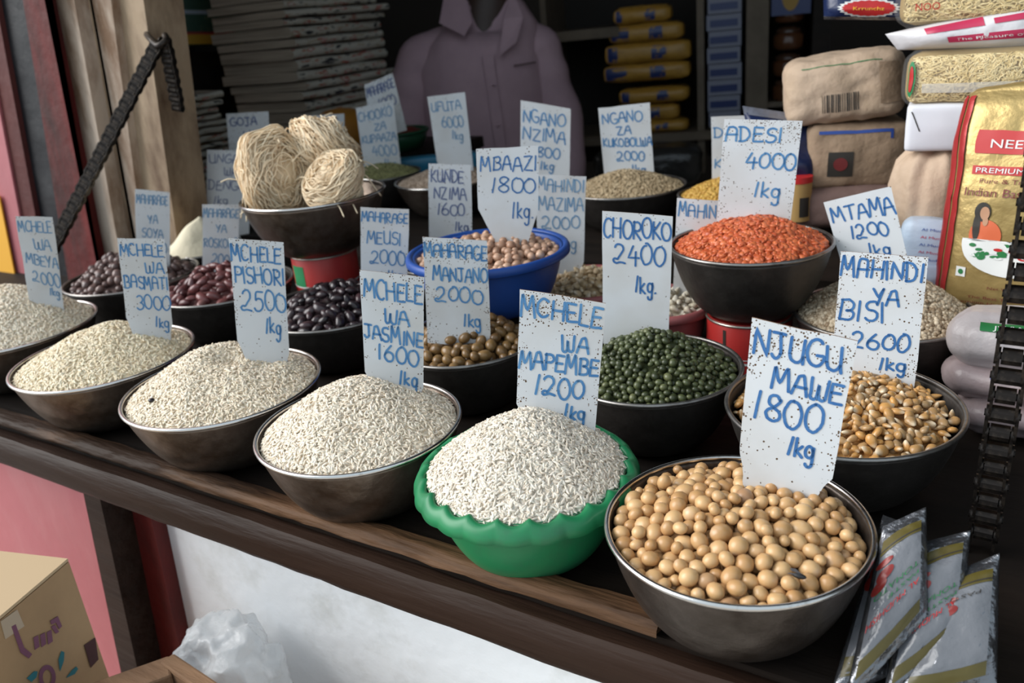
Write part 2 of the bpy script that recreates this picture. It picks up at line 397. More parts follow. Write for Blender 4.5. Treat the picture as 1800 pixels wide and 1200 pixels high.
def bowl_profile(R, d, rb, k=.55, n=18, th=.0012):
    out = [(0.0001, -d), (rb*.6, -d), (rb*.92, -d+.0005)]
    for i in range(n+1):
        s = i/n; out.append((rb+(R-rb)*(k*math.sin(s*PI/2)+(1-k)*s), -d*math.cos(s*PI/2)**1.1))
    inn = [(max(r-th, .0001), z+th) for r, z in out[::-1][1:]]
    return out, out+inn
def steel_bowl(name, label, c, R, d, rb, dark=False, k=.55, group='bowls of the stall'):
    t = thing(name, label, 'bowl', (c[0], c[1], c[2]-d))
    o, p = bowl_profile(R, d, rb, k)
    obj('bowl_body', *lathe(p, c, 72), M_dksteel if dark else M_wornsteel if 'round cream' in label else M_steel, t)
    rr = .0021
    obj('rim', *lathe([(R+rr*math.cos(a), rr*math.sin(a)) for a in np.linspace(0, 2*PI, 9)[:-1]], c, 96, close=True), M_dkrim if dark else M_steelrim, t)
    return t
def plastic_bowl(name, label, c, R, d, rb, m, scallop=0):
    t = thing(name, label, 'bowl', (c[0], c[1], c[2]-d))
    o, p = bowl_profile(R-.004, d, rb, .6, th=.0025)
    obj('bowl_body', *lathe(p, c, 96), m, t)
    if scallop:
        prof = [(R-.0045, -.008), (R-.004, 0), (R-.002, .0015), (R+.001, .001), (R+.004, -.0015), (R+.0062, -.006), (R+.0072, -.0115), (R+.006, -.012), (R+.004, -.008), (R, -.004)]
        def wave(th, r, z, i):
            q = 1-abs(math.cos(th*scallop/2))
            f = (.3, 1, 1, 1, .7, .45, .3, .3, .3, .3)[i]
            return r-.0034*f*(q-.35), z+.0036*f*(q-.35)
        obj('rim', *lathe(prof, c, 352, wave, True), m, t); t.children[-1]['label'] = 'scalloped rolled green lip'
    else:
        prof = [(R-.005, -.004), (R-.003, .001), (R, .0025), (R+.003, .001), (R+.0045, -.002), (R+.0045, -.007), (R+.003, -.008), (R+.002, -.003)]
        obj('rim', *lathe(prof, c, 96, None, True), m, t)
    return t

# ------------------------------------------------------------------ heaps
def heap_fn(c, R, h, apex=(0, 0), p=1.35, drop=.004, bumps=.002, seed=0, dents=()):
    """height of the heap over the rim centre c"""
    r = np.random.default_rng(seed); ph = r.uniform(0, 6.28, (6, 2)); fr = r.uniform(20, 70, (6, 2))*np.sign(r.normal(size=(6, 2)))
    def f(x, y):
        dx, dy = (x-c[0])/R, (y-c[1])/R; ax, ay = apex
        rad = np.sqrt(dx*dx+dy*dy)+1e-9
        # distance from the apex measured so that the rim stays at 1
        q = np.sqrt((dx-ax*(1-rad))**2+(dy-ay*(1-rad))**2)
        z = c[2]-drop+h*(1-np.clip(q, 0, 1.1)**p)
        for i in range(6): z = z+bumps/3*np.sin(fr[i, 0]*(x-c[0])*1.4+ph[i, 0])*np.sin(fr[i, 1]*(y-c[1])*1.4+ph[i, 1])*np.clip(1.05-rad, 0, .5)*2
        for (ux, uy, dep, wid) in dents: z = z-dep*np.exp(-((dx-ux)**2+(dy-uy)**2)/wid**2)
        return z
    return f
def dome(c, R, f, lower=0.0, nr=26, na=64):
    V = [(c[0], c[1], float(f(c[0], c[1]))-lower)]; F = []
    for i in range(1, nr+1):
        for j in range(na):
            a = 2*PI*j/na; x = c[0]+R*i/nr*math.cos(a); y = c[1]+R*i/nr*math.sin(a); V.append((x, y, float(f(x, y))-lower))
    F += [(0, 1+j, 1+(j+1) % na) for j in range(na)]
    for i in range(nr-1):
        for j in range(na):
            j2 = (j+1) % na; F.append((1+i*na+j, 1+(i+1)*na+j, 1+(i+1)*na+j2, 1+i*na+j2))
    return V, F
def heap_normals(f, x, y, e=.002):
    gx = (f(x+e, y)-f(x-e, y))/(2*e); gy = (f(x, y+e)-f(x, y-e))/(2*e)
    n = np.stack([-gx, -gy, np.ones_like(gx)], 1); return n/np.linalg.norm(n, axis=1)[:, None]
def stuff_heap(name, label, cat, c, R, f, shapes, n, mats, tilt=.22, sz=(.85, 1.15), layer=.0011, lift=0.0):
    """uncountable grain: one object, the grains merged over a dome"""
    a = rng.uniform(0, 2*PI, n); r = R*np.sqrt(rng.uniform(0, 1, n))*.985
    x = c[0]+r*np.cos(a); y = c[1]+r*np.sin(a); z = f(x, y)+rng.uniform(-layer, layer, n)+lift
    N = heap_normals(f, x, y)
    o = scatter(name, shapes, np.stack([x, y, z], 1), rots(n, tilt, N), rng.uniform(*sz, n), mats, loc=c, extra=dome(c, R, f, layer*.8))
    return tag(o, label, cat, kind='stuff')
def pack_beans(c, R, f, r, fill=.5, it=60, thick=2.4, rv=.16):
    """settle spheres of about radius r in the top layers of the heap; returns centres, radii, depth below surface"""
    n = int(fill*1.05*(R/r)**2*PI*.37); a = rng.uniform(0, 2*PI, n); q = (R-r)*np.sqrt(rng.uniform(0, 1, n))
    P = np.stack([c[0]+q*np.cos(a), c[1]+q*np.sin(a), np.zeros(n)], 1); rad = r*np.clip(rng.normal(1, rv, n), .68, 1.28)
    dep = rng.uniform(0, thick, n)*r; off = np.random.default_rng(5).normal(0, .35, n)*r; P[:, 2] = f(P[:, 0], P[:, 1])-rad-dep
    for k in range(it):
        d = P[:, None, :]-P[None, :, :]; L = np.sqrt((d**2).sum(2)+1e-12); mn = (rad[:, None]+rad[None, :])*.97
        o = np.clip(mn-L, 0, None); np.fill_diagonal(o, 0)
        P = P+(d/L[:, :, None]*(o*.32)[:, :, None]).sum(1)
        v = P[:, :2]-np.array(c)[:2]; l = np.linalg.norm(v, axis=1); lim = R-rad*.9-.42*np.clip(c[2]-.004-P[:, 2], 0, None); over = l > lim
        P[over, :2] = np.array(c)[:2]+v[over]/l[over][:, None]*lim[over][:, None]
        s = f(P[:, 0], P[:, 1])
        P[:, 2] = np.clip(P[:, 2]+.05*r*(1-k/it), s-rad-thick*r, s-rad*.75+off)
    return P, rad, f(P[:, 0], P[:, 1])-rad-P[:, 2]
def bean_heap(kind, label, cat, group, c, R, f, r, shapes, m_one, m_rest, fill=.5, tilt=.45, rest_name=None, rest_label=None, limit=300, thick=2.4, lower=2.5, rv=.16):
    """beans one could count: up to `limit` single beans on top, everything beneath as one stuff object"""
    P, rad, dep = pack_beans(c, R, f, r, fill, thick=thick, rv=rv)
    N = heap_normals(f, P[:, 0], P[:, 1]); Rm = rots(len(P), tilt, N)
    cand = np.where(dep < r*1.15)[0]
    cand = cand[np.argsort(np.linalg.norm(P[cand]-CAM, axis=1))][:limit]
    single = np.zeros(len(P), bool); single[cand] = True
    data = [mesh_data(kind, V, F, m_one) for V, F in shapes]; proto = {}
    for i in cand:
        k = int(rng.integers(0, len(data)))
        if k not in proto:
            o = bpy.data.objects.new(kind, data[k]); proto[k] = o
            o['label'] = label; o['category'] = cat; o['group'] = group
        else: o = proto[k].copy()
        COL.objects.link(o)
        s = rad[i]/r
        m4 = Matrix([[*(Rm[i][q]*s), P[i][q]] for q in range(3)]+[[0, 0, 0, 1]]); o.matrix_world = m4
    rest = np.where(~single)[0]
    o = scatter(rest_name or kind+'_heap', shapes, P[rest], Rm[rest], rad[rest]/r, [m_rest], loc=c, extra=dome(c, R-.45*lower*r-.004, f, lower*r))
    tag(o, rest_label, cat+' heap', kind='stuff')
    return len(cand), len(rest)

# ------------------------------------------------------------------ bowls and what fills them
def ell_of(*a, **k): return blob(*a, **k)
G_RICE = 'steel bowls of rice along the front edge'
# rice grains (unit: metres), three shapes
def rice_shapes(L, W):
    return [blob(L/2*s, W/2, W/2*.8, 6, 5, lambda x, y, z, q=q: (x, y+q*x*x/L, z)) for s, q in ((1, .25), (.85, .1), (1.1, .3))]
M_rice = {
 'mbeya': grain_mat('cream_rice', (.74, .62, .46), (.90, .82, .68), .45, sss=.35),
 'basmati': grain_mat('ivory_rice', (.75, .62, .42), (.91, .81, .62), .45, sss=.35),
 'pishori': grain_mat('pearl_rice', (.74, .62, .46), (.90, .80, .65), .42, sss=.35),
 'jasmine': grain_mat('white_rice', (.72, .61, .47), (.88, .79, .66), .4, sss=.35),
 'mapembe': grain_mat('bright_rice', (.68, .59, .48), (.84, .77, .66), .38, sss=.35)}
C = {}
def place(k, c, R, d): C[k] = (np.array(c, float), R, d)
Zr = .875
place('mbeya', (-1.142, .515, Zr), .105, .073); place('basmati', (-.901, .494, Zr), .100, .073); place('pishori', (-.686, .488, Zr), .0985, .073)
place('jasmine', (-.487, .474, Zr), .0905, .073); place('mapembe', (-.310, .468, Zr), .0815, .073); place('njugu', (-.142, .459, Zr), .085, .074)
place('corn', (-.115, .657, Zr), .0924, .074); place('choroko', (-.292, .676, Zr), .0845, .074); place('manjano', (-.513, .680, Zr), .081, .074)
place('black', (-.749, .722, Zr), .097, .074); place('kidney', atz(394, 500, Zr), .099, .074); place('soya', atz(232, 484, Zr), .100, .074)
place('mazima', (-.485, .915, .868), .070, .062); place('pale', (-.362, .872, .868), .060, .062); place('mtama', (-.120, .892, Zr), .089, .074)
place('noodle', (-.861, .829, .993), .100, .080); place('blue', (-.54, .78, .947), .093, .072); place('lentil', (-.256, .872, .947), .0855, .080)
place('kunde', (-.70, .915, .885), .076, .084)
place('flour', atz(350, 436, Zr), .072, .074)
place('wheat', (-.56, 1.22, .927), .095, .064); place('ufuta', (-.94, 1.25, .927), .098, .064); place('split', (-1.13, 1.28, .927), .082, .064); place('peas', (-.387, 1.178, .930), .064, .064)

steel = [('mbeya', 'steel bowl of cream rice cut by the left edge of the photo', 0), ('basmati', 'steel bowl of ivory rice under the card MCHELE WA BASMATI', 0),
 ('pishori', 'steel bowl of rice under the card MCHELE PISHORI', 0), ('jasmine', 'steel bowl of white rice left of the green bowl', 0),
 ('njugu', 'large steel bowl of round cream beans at the front right', 0), ('corn', 'steel bowl of popcorn maize under the card MAHINDI YA BISI', 1),
 ('choroko', 'dark steel bowl of green mung beans', 1), ('manjano', 'dark steel bowl of olive brown beans under the card MAHARAGE MANJANO', 1),
 ('black', 'dark steel bowl of black beans', 1), ('kidney', 'dark steel bowl of dark red kidney beans', 1), ('soya', 'dark steel bowl of small brown beans behind the leftmost rice', 1),
 ('mtama', 'dark steel bowl of sorghum under the card MTAMA', 1), ('noodle', 'steel bowl of noodle nests raised on a red can', 0), ('lentil', 'dark shiny steel bowl of red lentils raised on a red can', 1),
 ('kunde', 'small dark bowl hidden between the noodle bowl and the blue bowl', 1), ('flour', 'dark bowl of heaped cream flour beside the cream pillar', 1), ('wheat', 'dark steel bowl of wheat under the card NGANO ZA KUKOBOLWA', 1),
 ('ufuta', 'steel bowl of tan seeds behind the card KUNDE NZIMA', 0), ('split', 'dark steel bowl of split green grams at the back', 1), ('peas', 'small dark bowl of yellow split peas behind the card ADESI', 1)]
for k, lab, dk in steel:
    c, R, d = C[k]
    steel_bowl('steel_bowl', lab, c, R, d, R*(.46 if k != 'lentil' else .40), bool(dk), .62 if k in ('lentil', 'njugu', 'corn') else .5)
plastic_bowl('plastic_bowl', 'green plastic bowl with a scalloped rim full of white rice', *C['mapembe'], .040, M_green, 22)
plastic_bowl('plastic_bowl', 'blue plastic bowl of brown pigeon peas', *C['blue'], .052, M_blue)
plastic_bowl('plastic_bowl', 'dull pink bowl of tan maize behind the blue bowl', *C['mazima'], .04, M_pinkp)
plastic_bowl('plastic_bowl', 'small dull pink bowl of pale maize beside the red can', *C['pale'], .035, M_pinkp)

def inner(k, m=.0035): return C[k][1]-m
HF = {}
def heap(k, h, apex=(0, 0), p=1.4, drop=.005, **kw):
    HF[k] = heap_fn(C[k][0], inner(k), h, apex, p, drop, **kw); return HF[k]
RS = rice_shapes(.0060, .0024); RL = rice_shapes(.0066, .0023)
for k, h, apex, n, sh, lab, kw in [
    ('mbeya', .060, (-.1, .1), 7000, RS, 'tall heap of cream rice in the leftmost steel bowl', {}),
    ('basmati', .040, (.05, .1), 7000, RL, 'heap of ivory rice behind which stands the card MCHELE WA BASMATI', {}),
    ('pishori', .041, (-.22, .15), 7500, RL, 'heap of pearl rice with a dent, under the card MCHELE PISHORI', dict(dents=((.06, .12, .010, .16), (-.55, -.35, .004, .12), (.3, .3, .006, .2)))),
    ('jasmine', .042, (-.12, .1), 7000, RL, 'heap of white rice under the card MCHELE WA JASMINE', {}),
    ('mapembe', .044, (0, .05), 6500, RL, 'heap of bright white rice in the green bowl', {})]:
    f = heap(k, h, apex, 1.5, .004 if k != 'mapembe' else .001, seed=len(k), **kw)
    stuff_heap('rice_heap', lab, 'rice', C[k][0], inner(k) if k != 'mapembe' else .0775, f, sh, n, [M_rice[k]])

# countable beans
lens = lambda a, b, c, **k: blob(a, b, c, 10, 7, **k)
M_nj = grain_mat('bambara_bean', (.46, .25, .10), (.66, .42, .20), .34, 'object', (.38, .21, .11), spot=((.60, .42, .28), 110, .60, .78))
f = heap('njugu', .020, (0, .1), 1.7, .0025, bumps=.003, seed=3)
NJ = [lens(.0054, .0052, .0050), lens(.0060, .0052, .0051), lens(.0054, .0052, .0048, f=lambda x, y, z: (x, y, z*(1-.08*(abs(x) < .002)))), lens(.0063, .0054, .0050)]
print('njugu', bean_heap('bambara_bean', 'round cream bean in the large front right steel bowl', 'bean', 'cream beans in the front right bowl', C['njugu'][0], inner('njugu', .003), f, .0053, NJ, M_nj, M_nj, fill=1.4, rv=.2, thick=2.6, lower=3.4, rest_label='lower layer of round cream beans in the front right bowl'))
def kidney(L, W, T, bend): return blob(L/2, W/2, T/2, 10, 7, lambda x, y, z: (x, y+bend*(x/(L/2))**2*W, z))
f = heap('manjano', .030, (.1, .1), 1.5, .006, seed=4)
M_mj = grain_mat('olive_bean', (.13, .070, .026), (.24, .14, .052), .28, 'object', (.10, .055, .025))
print('manjano', bean_heap('olive_bean', 'glossy olive brown bean under the card MAHARAGE MANJANO', 'bean', 'olive brown beans in the dark bowl', C['manjano'][0], inner('manjano'), f, .0062, [kidney(.0150, .0118, .0110, .02), kidney(.0140, .0112, .0105, .05), kidney(.0135, .0120, .0112, 0)], M_mj, M_mj, fill=1.0, rest_label='lower layer of olive brown beans'))
f = heap('black', .038, (0, .1), 1.4, .006, seed=5)
M_bk = grain_mat('black_bean', (.016, .011, .013), (.045, .028, .032), .25, 'object', (.075, .035, .04))
print('black', bean_heap('black_bean', 'glossy black bean in the heap right of the card MCHELE PISHORI', 'bean', 'black beans in the dark bowl', C['black'][0], inner('black'), f, .0066, [kidney(.0172, .0112, .0095, .12), kidney(.0160, .0108, .0092, .08), kidney(.0185, .0115, .0098, .15)], M_bk, M_bk, fill=1.0, tilt=.35, rest_label='lower layer of black beans'))
f = heap('kidney', .038, (-.1, .1), 1.4, .006, seed=6)
M_kd = grain_mat('kidney_bean', (.085, .028, .030), (.19, .065, .062), .28, 'object', (.30, .15, .14))
print('kidney', bean_heap('kidney_bean', 'dark red kidney bean between the cards BASMATI and PISHORI', 'bean', 'red kidney beans in the dark bowl', C['kidney'][0], inner('kidney'), f, .0080, [kidney(.0215, .0128, .0105, .14), kidney(.0200, .0120, .0100, .10), kidney(.0225, .0125, .0105, .18)], M_kd, M_kd, fill=1.0, tilt=.35, rest_label='lower layer of red kidney beans'))
f = heap('soya', .052, (0, .1), 1.3, .006, seed=7)
M_so = grain_mat('brown_bean', (.085, .05, .045), (.19, .12, .105), .34, 'object')
print('soya', bean_heap('brown_bean', 'small round brown bean behind the leftmost rice', 'bean', 'small brown beans in the dark bowl', C['soya'][0], inner('soya'), f, .0066, [lens(.0076, .0064, .0060), lens(.0072, .0060, .0058)], M_so, M_so, fill=1.0, rest_label='lower layer of small brown beans'))
f = heap('blue', .022, (0, 0), 1.6, .006, seed=8)
M_pp = grain_mat('pigeon_pea', (.36, .20, .125), (.60, .38, .26), .42, 'object', (.70, .50, .37))
print('pigeon', bean_heap('pigeon_pea', 'tan brown pea in the blue plastic bowl', 'pea', 'tan peas in the blue bowl', C['blue'][0], inner('blue', .006), f, .0050, [lens(.0054, .0049, .0047), lens(.0052, .0047, .0046)], M_pp, M_pp, fill=.95, rest_label='lower layer of tan peas in the blue bowl'))
f = heap('choroko', .040, (0, .1), 1.45, .006, seed=9)
M_mu = grain_mat('mung_bean', (.030, .038, .014), (.085, .10, .040), .36, 'object', (.13, .14, .06))
M_mu2 = grain_mat('mung_bean_rest', (.030, .038, .014), (.085, .10, .040), .36, 'island', (.13, .14, .06))
print('mung', bean_heap('mung_bean', 'small dark green mung bean under the card CHOROKO', 'bean', 'green mung beans in the dark bowl', C['choroko'][0], inner('choroko'), f, .00335, [lens(.0038, .0033, .0032), lens(.0036, .0032, .0031)], M_mu, M_mu2, fill=1.05, thick=2.0, rest_label='the other green mung beans of the heap under the card CHOROKO'))
# maize kernels: wedge with a pale tip
def kernel(L, W, T):
    def f(x, y, z):
        s = .55+.45*min(1, max(0, (x/L+.5)*1.6)); return (x*(1-.12*(y/W)**2), y*s*1.15, z*s)
    return blob(L/2, W/2, T/2, 8, 7, f)
def kernel_mat(name, c1, c2, tip, per):
    m = grain_mat(name, c1, c2, .30, per); N, L = nt(m); b = N['Principled BSDF']; src = b.inputs['Base Color'].links[0].from_socket
    if per == 'object':
        tc = N.new('ShaderNodeTexCoord'); sp = N.new('ShaderNodeSeparateXYZ'); L.new(tc.outputs['Object'], sp.inputs[0])
        r = N.new('ShaderNodeMapRange'); r.inputs[1].default_value = -.0012; r.inputs[2].default_value = -.0044; L.new(sp.outputs[0], r.inputs[0])
        x = N.new('ShaderNodeMix'); x.data_type = 'RGBA'; x.inputs[7].default_value = (*tip, 1); L.new(src, x.inputs[6]); L.new(r.outputs[0], x.inputs[0]); L.new(x.outputs[2], b.inputs['Base Color'])
    return m
f = heap('corn', .024, (.1, .1), 1.5, .006, seed=10)
KC = [kernel(.0104, .0074, .0052), kernel(.0094, .0068, .0056), kernel(.0106, .0070, .0050)]
M_co = kernel_mat('popcorn_kernel', (.36, .235, .12), (.66, .33, .09), (.78, .64, .45), 'object')
M_co2 = kernel_mat('popcorn_kernel_rest', (.36, .235, .12), (.66, .33, .09), (.72, .56, .36), 'island')
print('corn', bean_heap('popcorn_kernel', 'orange popcorn maize kernel with a pale tip', 'maize kernel', 'popcorn kernels under the card MAHINDI YA BISI', C['corn'][0], inner('corn'), f, .0037, KC, M_co, M_co2, fill=.9, tilt=.7, rest_label='the other popcorn kernels of the heap'))
f = heap('mazima', .024, (0, 0), 1.5, .004, seed=11)
M_mz = kernel_mat('tan_kernel', (.42, .28, .14), (.62, .48, .30), (.7, .6, .45), 'object')
bean_heap('maize_kernel', 'tan maize kernel below the card MAHINDI MAZIMA', 'maize kernel', 'tan kernels behind the blue bowl', C['mazima'][0], inner('mazima', .006), f, .0048, [kernel(.0125, .009, .006), kernel(.0115, .0085, .0065)], M_mz, M_mz, fill=.8, tilt=.6, rest_label='lower layer of tan maize kernels')
f = heap('pale', .024, (0, 0), 1.5, .004, seed=12)
M_pl = kernel_mat('pale_kernel', (.62, .54, .40), (.76, .70, .58), (.8, .75, .65), 'object')
bean_heap('maize_kernel', 'pale hulled maize kernel right of the card CHOROKO', 'maize kernel', 'pale kernels beside the red can', C['pale'][0], inner('pale', .006), f, .0044, [kernel(.0105, .008, .006), kernel(.0098, .0078, .0062)], M_pl, M_pl, fill=.8, tilt=.6, rest_label='lower layer of pale maize kernels')

# small grain nobody could count
disc = lambda r, t: blob(r, r, t, 8, 5)
M_len = grain_mat('red_lentil', (.46, .075, .022), (.66, .17, .06), .38)
stuff_heap('lentil_heap', 'heap of orange red lentils under the card ADESI', 'lentils', C['lentil'][0], inner('lentil', .006), heap('lentil', .030, (.05, .1), 1.5, .005, seed=13), [blob(.0040, .0038, .0017, 9, 6), blob(.0036, .0034, .0016, 9, 6)], 3600, [M_len], tilt=.42, layer=.0022)
M_sor = grain_mat('sorghum', (.24, .16, .09), (.66, .55, .40), .45)
stuff_heap('sorghum_heap', 'heap of cream and brown sorghum under the card MTAMA', 'sorghum', C['mtama'][0], inner('mtama'), heap('mtama', .050, (0, .1), 1.35, .005, seed=14), [blob(.0027, .0025, .0023, 6, 4)], 5200, [M_sor], tilt=.5, layer=.0015)
M_cp = grain_mat('cowpea', (.05, .03, .02), (.14, .08, .05), .4)
stuff_heap('cowpea_heap', 'dark cowpeas under the card KUNDE NZIMA', 'cowpeas', C['kunde'][0], inner('kunde'), heap('kunde', .03, (0, 0), 1.5, .004, seed=21), [blob(.0040, .0032, .0030, 6, 4)], 900, [M_cp], layer=.0015)
M_wh = grain_mat('wheat', (.34, .24, .13), (.58, .45, .28), .5)
stuff_heap('wheat_heap', 'heap of wheat grain under the card NGANO ZA KUKOBOLWA', 'wheat', C['wheat'][0], inner('wheat'), heap('wheat', .030, (0, 0), 1.4, .004, seed=15), [blob(.0034, .0018, .0016, 6, 4)], 3600, [M_wh], layer=.0015)
M_uf = grain_mat('tan_seed', (.34, .24, .17), (.56, .44, .34), .5)
stuff_heap('seed_heap', 'low heap of tan seeds behind the card KUNDE NZIMA', 'seeds', C['ufuta'][0], inner('ufuta'), heap('ufuta', .026, (0, 0), 1.5, .004, seed=16), [blob(.0026, .0017, .0014, 6, 4)], 3500, [M_uf])
M_sp = grain_mat('split_gram', (.16, .15, .055), (.42, .40, .17), .5)
stuff_heap('split_gram_heap', 'low heap of split green grams at the back', 'grams', C['split'][0], inner('split'), heap('split', .024, (0, 0), 1.5, .004, seed=17), [blob(.0030, .0018, .0015, 6, 4)], 2400, [M_sp])
M_yp = grain_mat('yellow_pea', (.50, .26, .04), (.70, .44, .10), .45)
stuff_heap('split_pea_heap', 'heap of yellow split peas behind the card ADESI', 'peas', C['peas'][0], inner('peas'), heap('peas', .026, (0, 0), 1.5, .004, seed=18), [blob(.0031, .0031, .0020, 6, 4)], 1500, [M_yp])
M_fl = mat('cream_flour', (.78, .70, .52), .9, bump=(60, .3))
f = heap_fn(C['flour'][0], .0685, .066, (.25, .1), 1.05, .004, bumps=.006, seed=19)
tag(obj('flour_heap', *dome(C['flour'][0], .0685, f), M_fl), 'steep heap of cream flour beside the cream pillar', 'flour', kind='stuff')

# ------------------------------------------------------------------ cans under the raised bowls
M_tin = mat('can_tin', (.55, .52, .46), .35, .9, noise=(40, (.28, .24, .18), .5, .75))
M_canred = mat('can_red', (.40, .025, .022), .38, noise=(12, (.30, .02, .02), .5, .8))
M_wprint = mat('white_print', (.72, .72, .70), .5)
M_gprint = mat('green_print', (.02, .22, .08), .5)
M_dprint = mat('dark_print', (.03, .025, .02), .5)
def can(label, c, r, h, deco):
    t = thing('food_can', label, 'can', c)
    obj('can_body', *lathe([(.0001, 0), (r*.97, 0), (r, .002), (r, h-.003), (r*.97, h), (r*.93, h), (r*.92, h-.004), (.0001, h-.004)], c, 64), M_canred, t, auto=35)
    for z in (.002, h-.0015): obj('seam_ring', *lathe([(r+.0016*math.cos(a), z+.0016*math.sin(a)) for a in np.linspace(0, 2*PI, 9)[:-1]], c, 64, close=True), M_tin, t)
    def patch(a0, a1, z0, z1, m, nm):
        n = 14; V = [(c[0]+(r+.0004)*math.cos(a), c[1]+(r+.0004)*math.sin(a), c[2]+z) for a in np.linspace(a0, a1, n) for z in (z0, z1)]
        obj(nm, V, [(2*i, 2*i+2, 2*i+3, 2*i+1) for i in range(n-1)], m, t)
    for d in deco: patch(*d)
    return t
def face_angle(c): return math.atan2(CAM[1]-c[1], CAM[0]-c[0])
c = C['lentil'][0]-np.array([0, 0, .080]); c = np.array([c[0], c[1], SHELF]); h = C['lentil'][0][2]-.080-SHELF; a = face_angle(c)
can('red can with white stripes holding up the lentil bowl', c, .047, h-.0005, [(a-1.5, a+1.5, .020, .0225, M_wprint, 'label_stripe'), (a-1.5, a+1.5, .0255, .0265, M_wprint, 'label_stripe'), (a-.62, a-.54, .03, h-.008, M_dprint, 'label_bar'), (a+.15, a+.55, .008, .036, M_gprint, 'label_patch')])
c = np.array([C['noodle'][0][0], C['noodle'][0][1], SHELF]); h = C['noodle'][0][2]-.080-SHELF; a = face_angle(c)
can('red can with a green patch holding up the noodle bowl', c, .047, h-.0005, [(a-1.5, a+1.5, .068, .0705, M_wprint, 'label_stripe'), (a-1.5, a+1.5, .055, .057, M_wprint, 'label_stripe'), (a-1.3, a-.75, .07, .10, M_gprint, 'label_patch')])
c = np.array([C['blue'][0][0], C['blue'][0][1], SHELF])
can('dark red can hidden below the blue bowl', c, .040, C['blue'][0][2]-.072-SHELF-.0005, [])

# ------------------------------------------------------------------ vermicelli nests
M_noodle = grain_mat('rice_noodle', (.84, .63, .40), (.96, .82, .60), .5)
def nest(label, c, ax, R3, n, seed):
    """strands coiled round an axis over an ellipsoid of half axes R3"""
    r = np.random.default_rng(seed); ax = np.asarray(ax, float); ax /= np.linalg.norm(ax)
    u = np.cross(ax, [0, 0, 1.]); u /= np.linalg.norm(u); v = np.cross(ax, u); mb = MB()
    t = thing('noodle_nest', label, 'noodles', (c[0], c[1], c[2]-R3[2]*.9), 'rice noodle nests in the raised bowl')
    V, F = blob(1, 1, 1, 14, 9); B = np.stack([ax, u, v], 1)
    lump = lambda q: 1+.20*mnoise.noise(Vector(q)*30+Vector((seed*7.3, 0, 0)))
    core = [np.asarray(c)+B@(np.array(p)*np.array([R3[0], R3[1], R3[2]])*.84*lump(np.array(p)*np.array(R3))) for p in V]
    obj('core', core, F, M_noodle, t)
    for k in range(n):
        lat = np.clip(r.normal(0, .55), -1.3, 1.3); a0 = r.uniform(0, 2*PI); ln = r.uniform(1.2, 4.2); m = int(8+ln*5); drift = r.normal(0, .5); wv = r.uniform(.03, .11); ph = r.uniform(0, 6)
        rad = r.uniform(.86, 1.12); P = []
        for i in range(m):
            s = i/(m-1); th = a0+ln*s; la = lat+drift*(s-.5)+wv*math.sin(5*s*ln+ph)
            q = np.array([math.sin(la)*R3[0], math.cos(la)*math.cos(th)*R3[1], math.cos(la)*math.sin(th)*R3[2]])*(rad+.045*math.sin(7*s+ph))
            P.append(np.asarray(c)+B@(q*lump(q)))
        mb.add(*tube(P, .00085, 5))
    o = mb.obj('strands', M_noodle, t); o['kind'] = 'stuff'
    for k in range(22):                              # loose ends
        a = r.uniform(0, 2*PI); la = r.normal(0, .5); q = np.array([math.sin(la)*R3[0], math.cos(la)*math.cos(a)*R3[1], math.cos(la)*math.sin(a)*R3[2]])
        p0 = np.asarray(c)+B@q; d = r.normal(size=3); d /= np.linalg.norm(d); n_ = B@(q/np.array(R3)); n_ /= np.linalg.norm(n_)
        obj('loose_strand', *tube(smooth_line([p0, p0+n_*.002+d*.008, p0+n_*.001+d*.020+np.array([0, 0, -.004]), p0+n_*.003+d*.030+np.array([0, 0, -.012])]), .00085, 5), M_noodle, t)
    return t
nz = C['noodle'][0]
vd = np.array([-FW[0], -FW[1], 0]); vd /= np.linalg.norm(vd); rd = np.array([RT[0], RT[1], 0]); rd /= np.linalg.norm(rd)
nest('large round noodle nest on the left of the raised bowl', nz-rd*.047+vd*.010+np.array([0, 0, .030]), rd*.75+vd*.75+np.array([0, 0, .15]), (.036, .046, .058), 420, 1)
nest('noodle nest lying on top at the back of the raised bowl', nz+rd*.018-vd*.036+np.array([0, 0, .052]), rd*.8-vd*.3+np.array([0, 0, .6]), (.044, .050, .050), 420, 2)
nest('smaller noodle nest at the front right of the raised bowl', nz+rd*.040+vd*.036+np.array([0, 0, .020]), -rd*.3+vd*.6+np.array([0, 0, .8]), (.034, .038, .040), 380, 3)

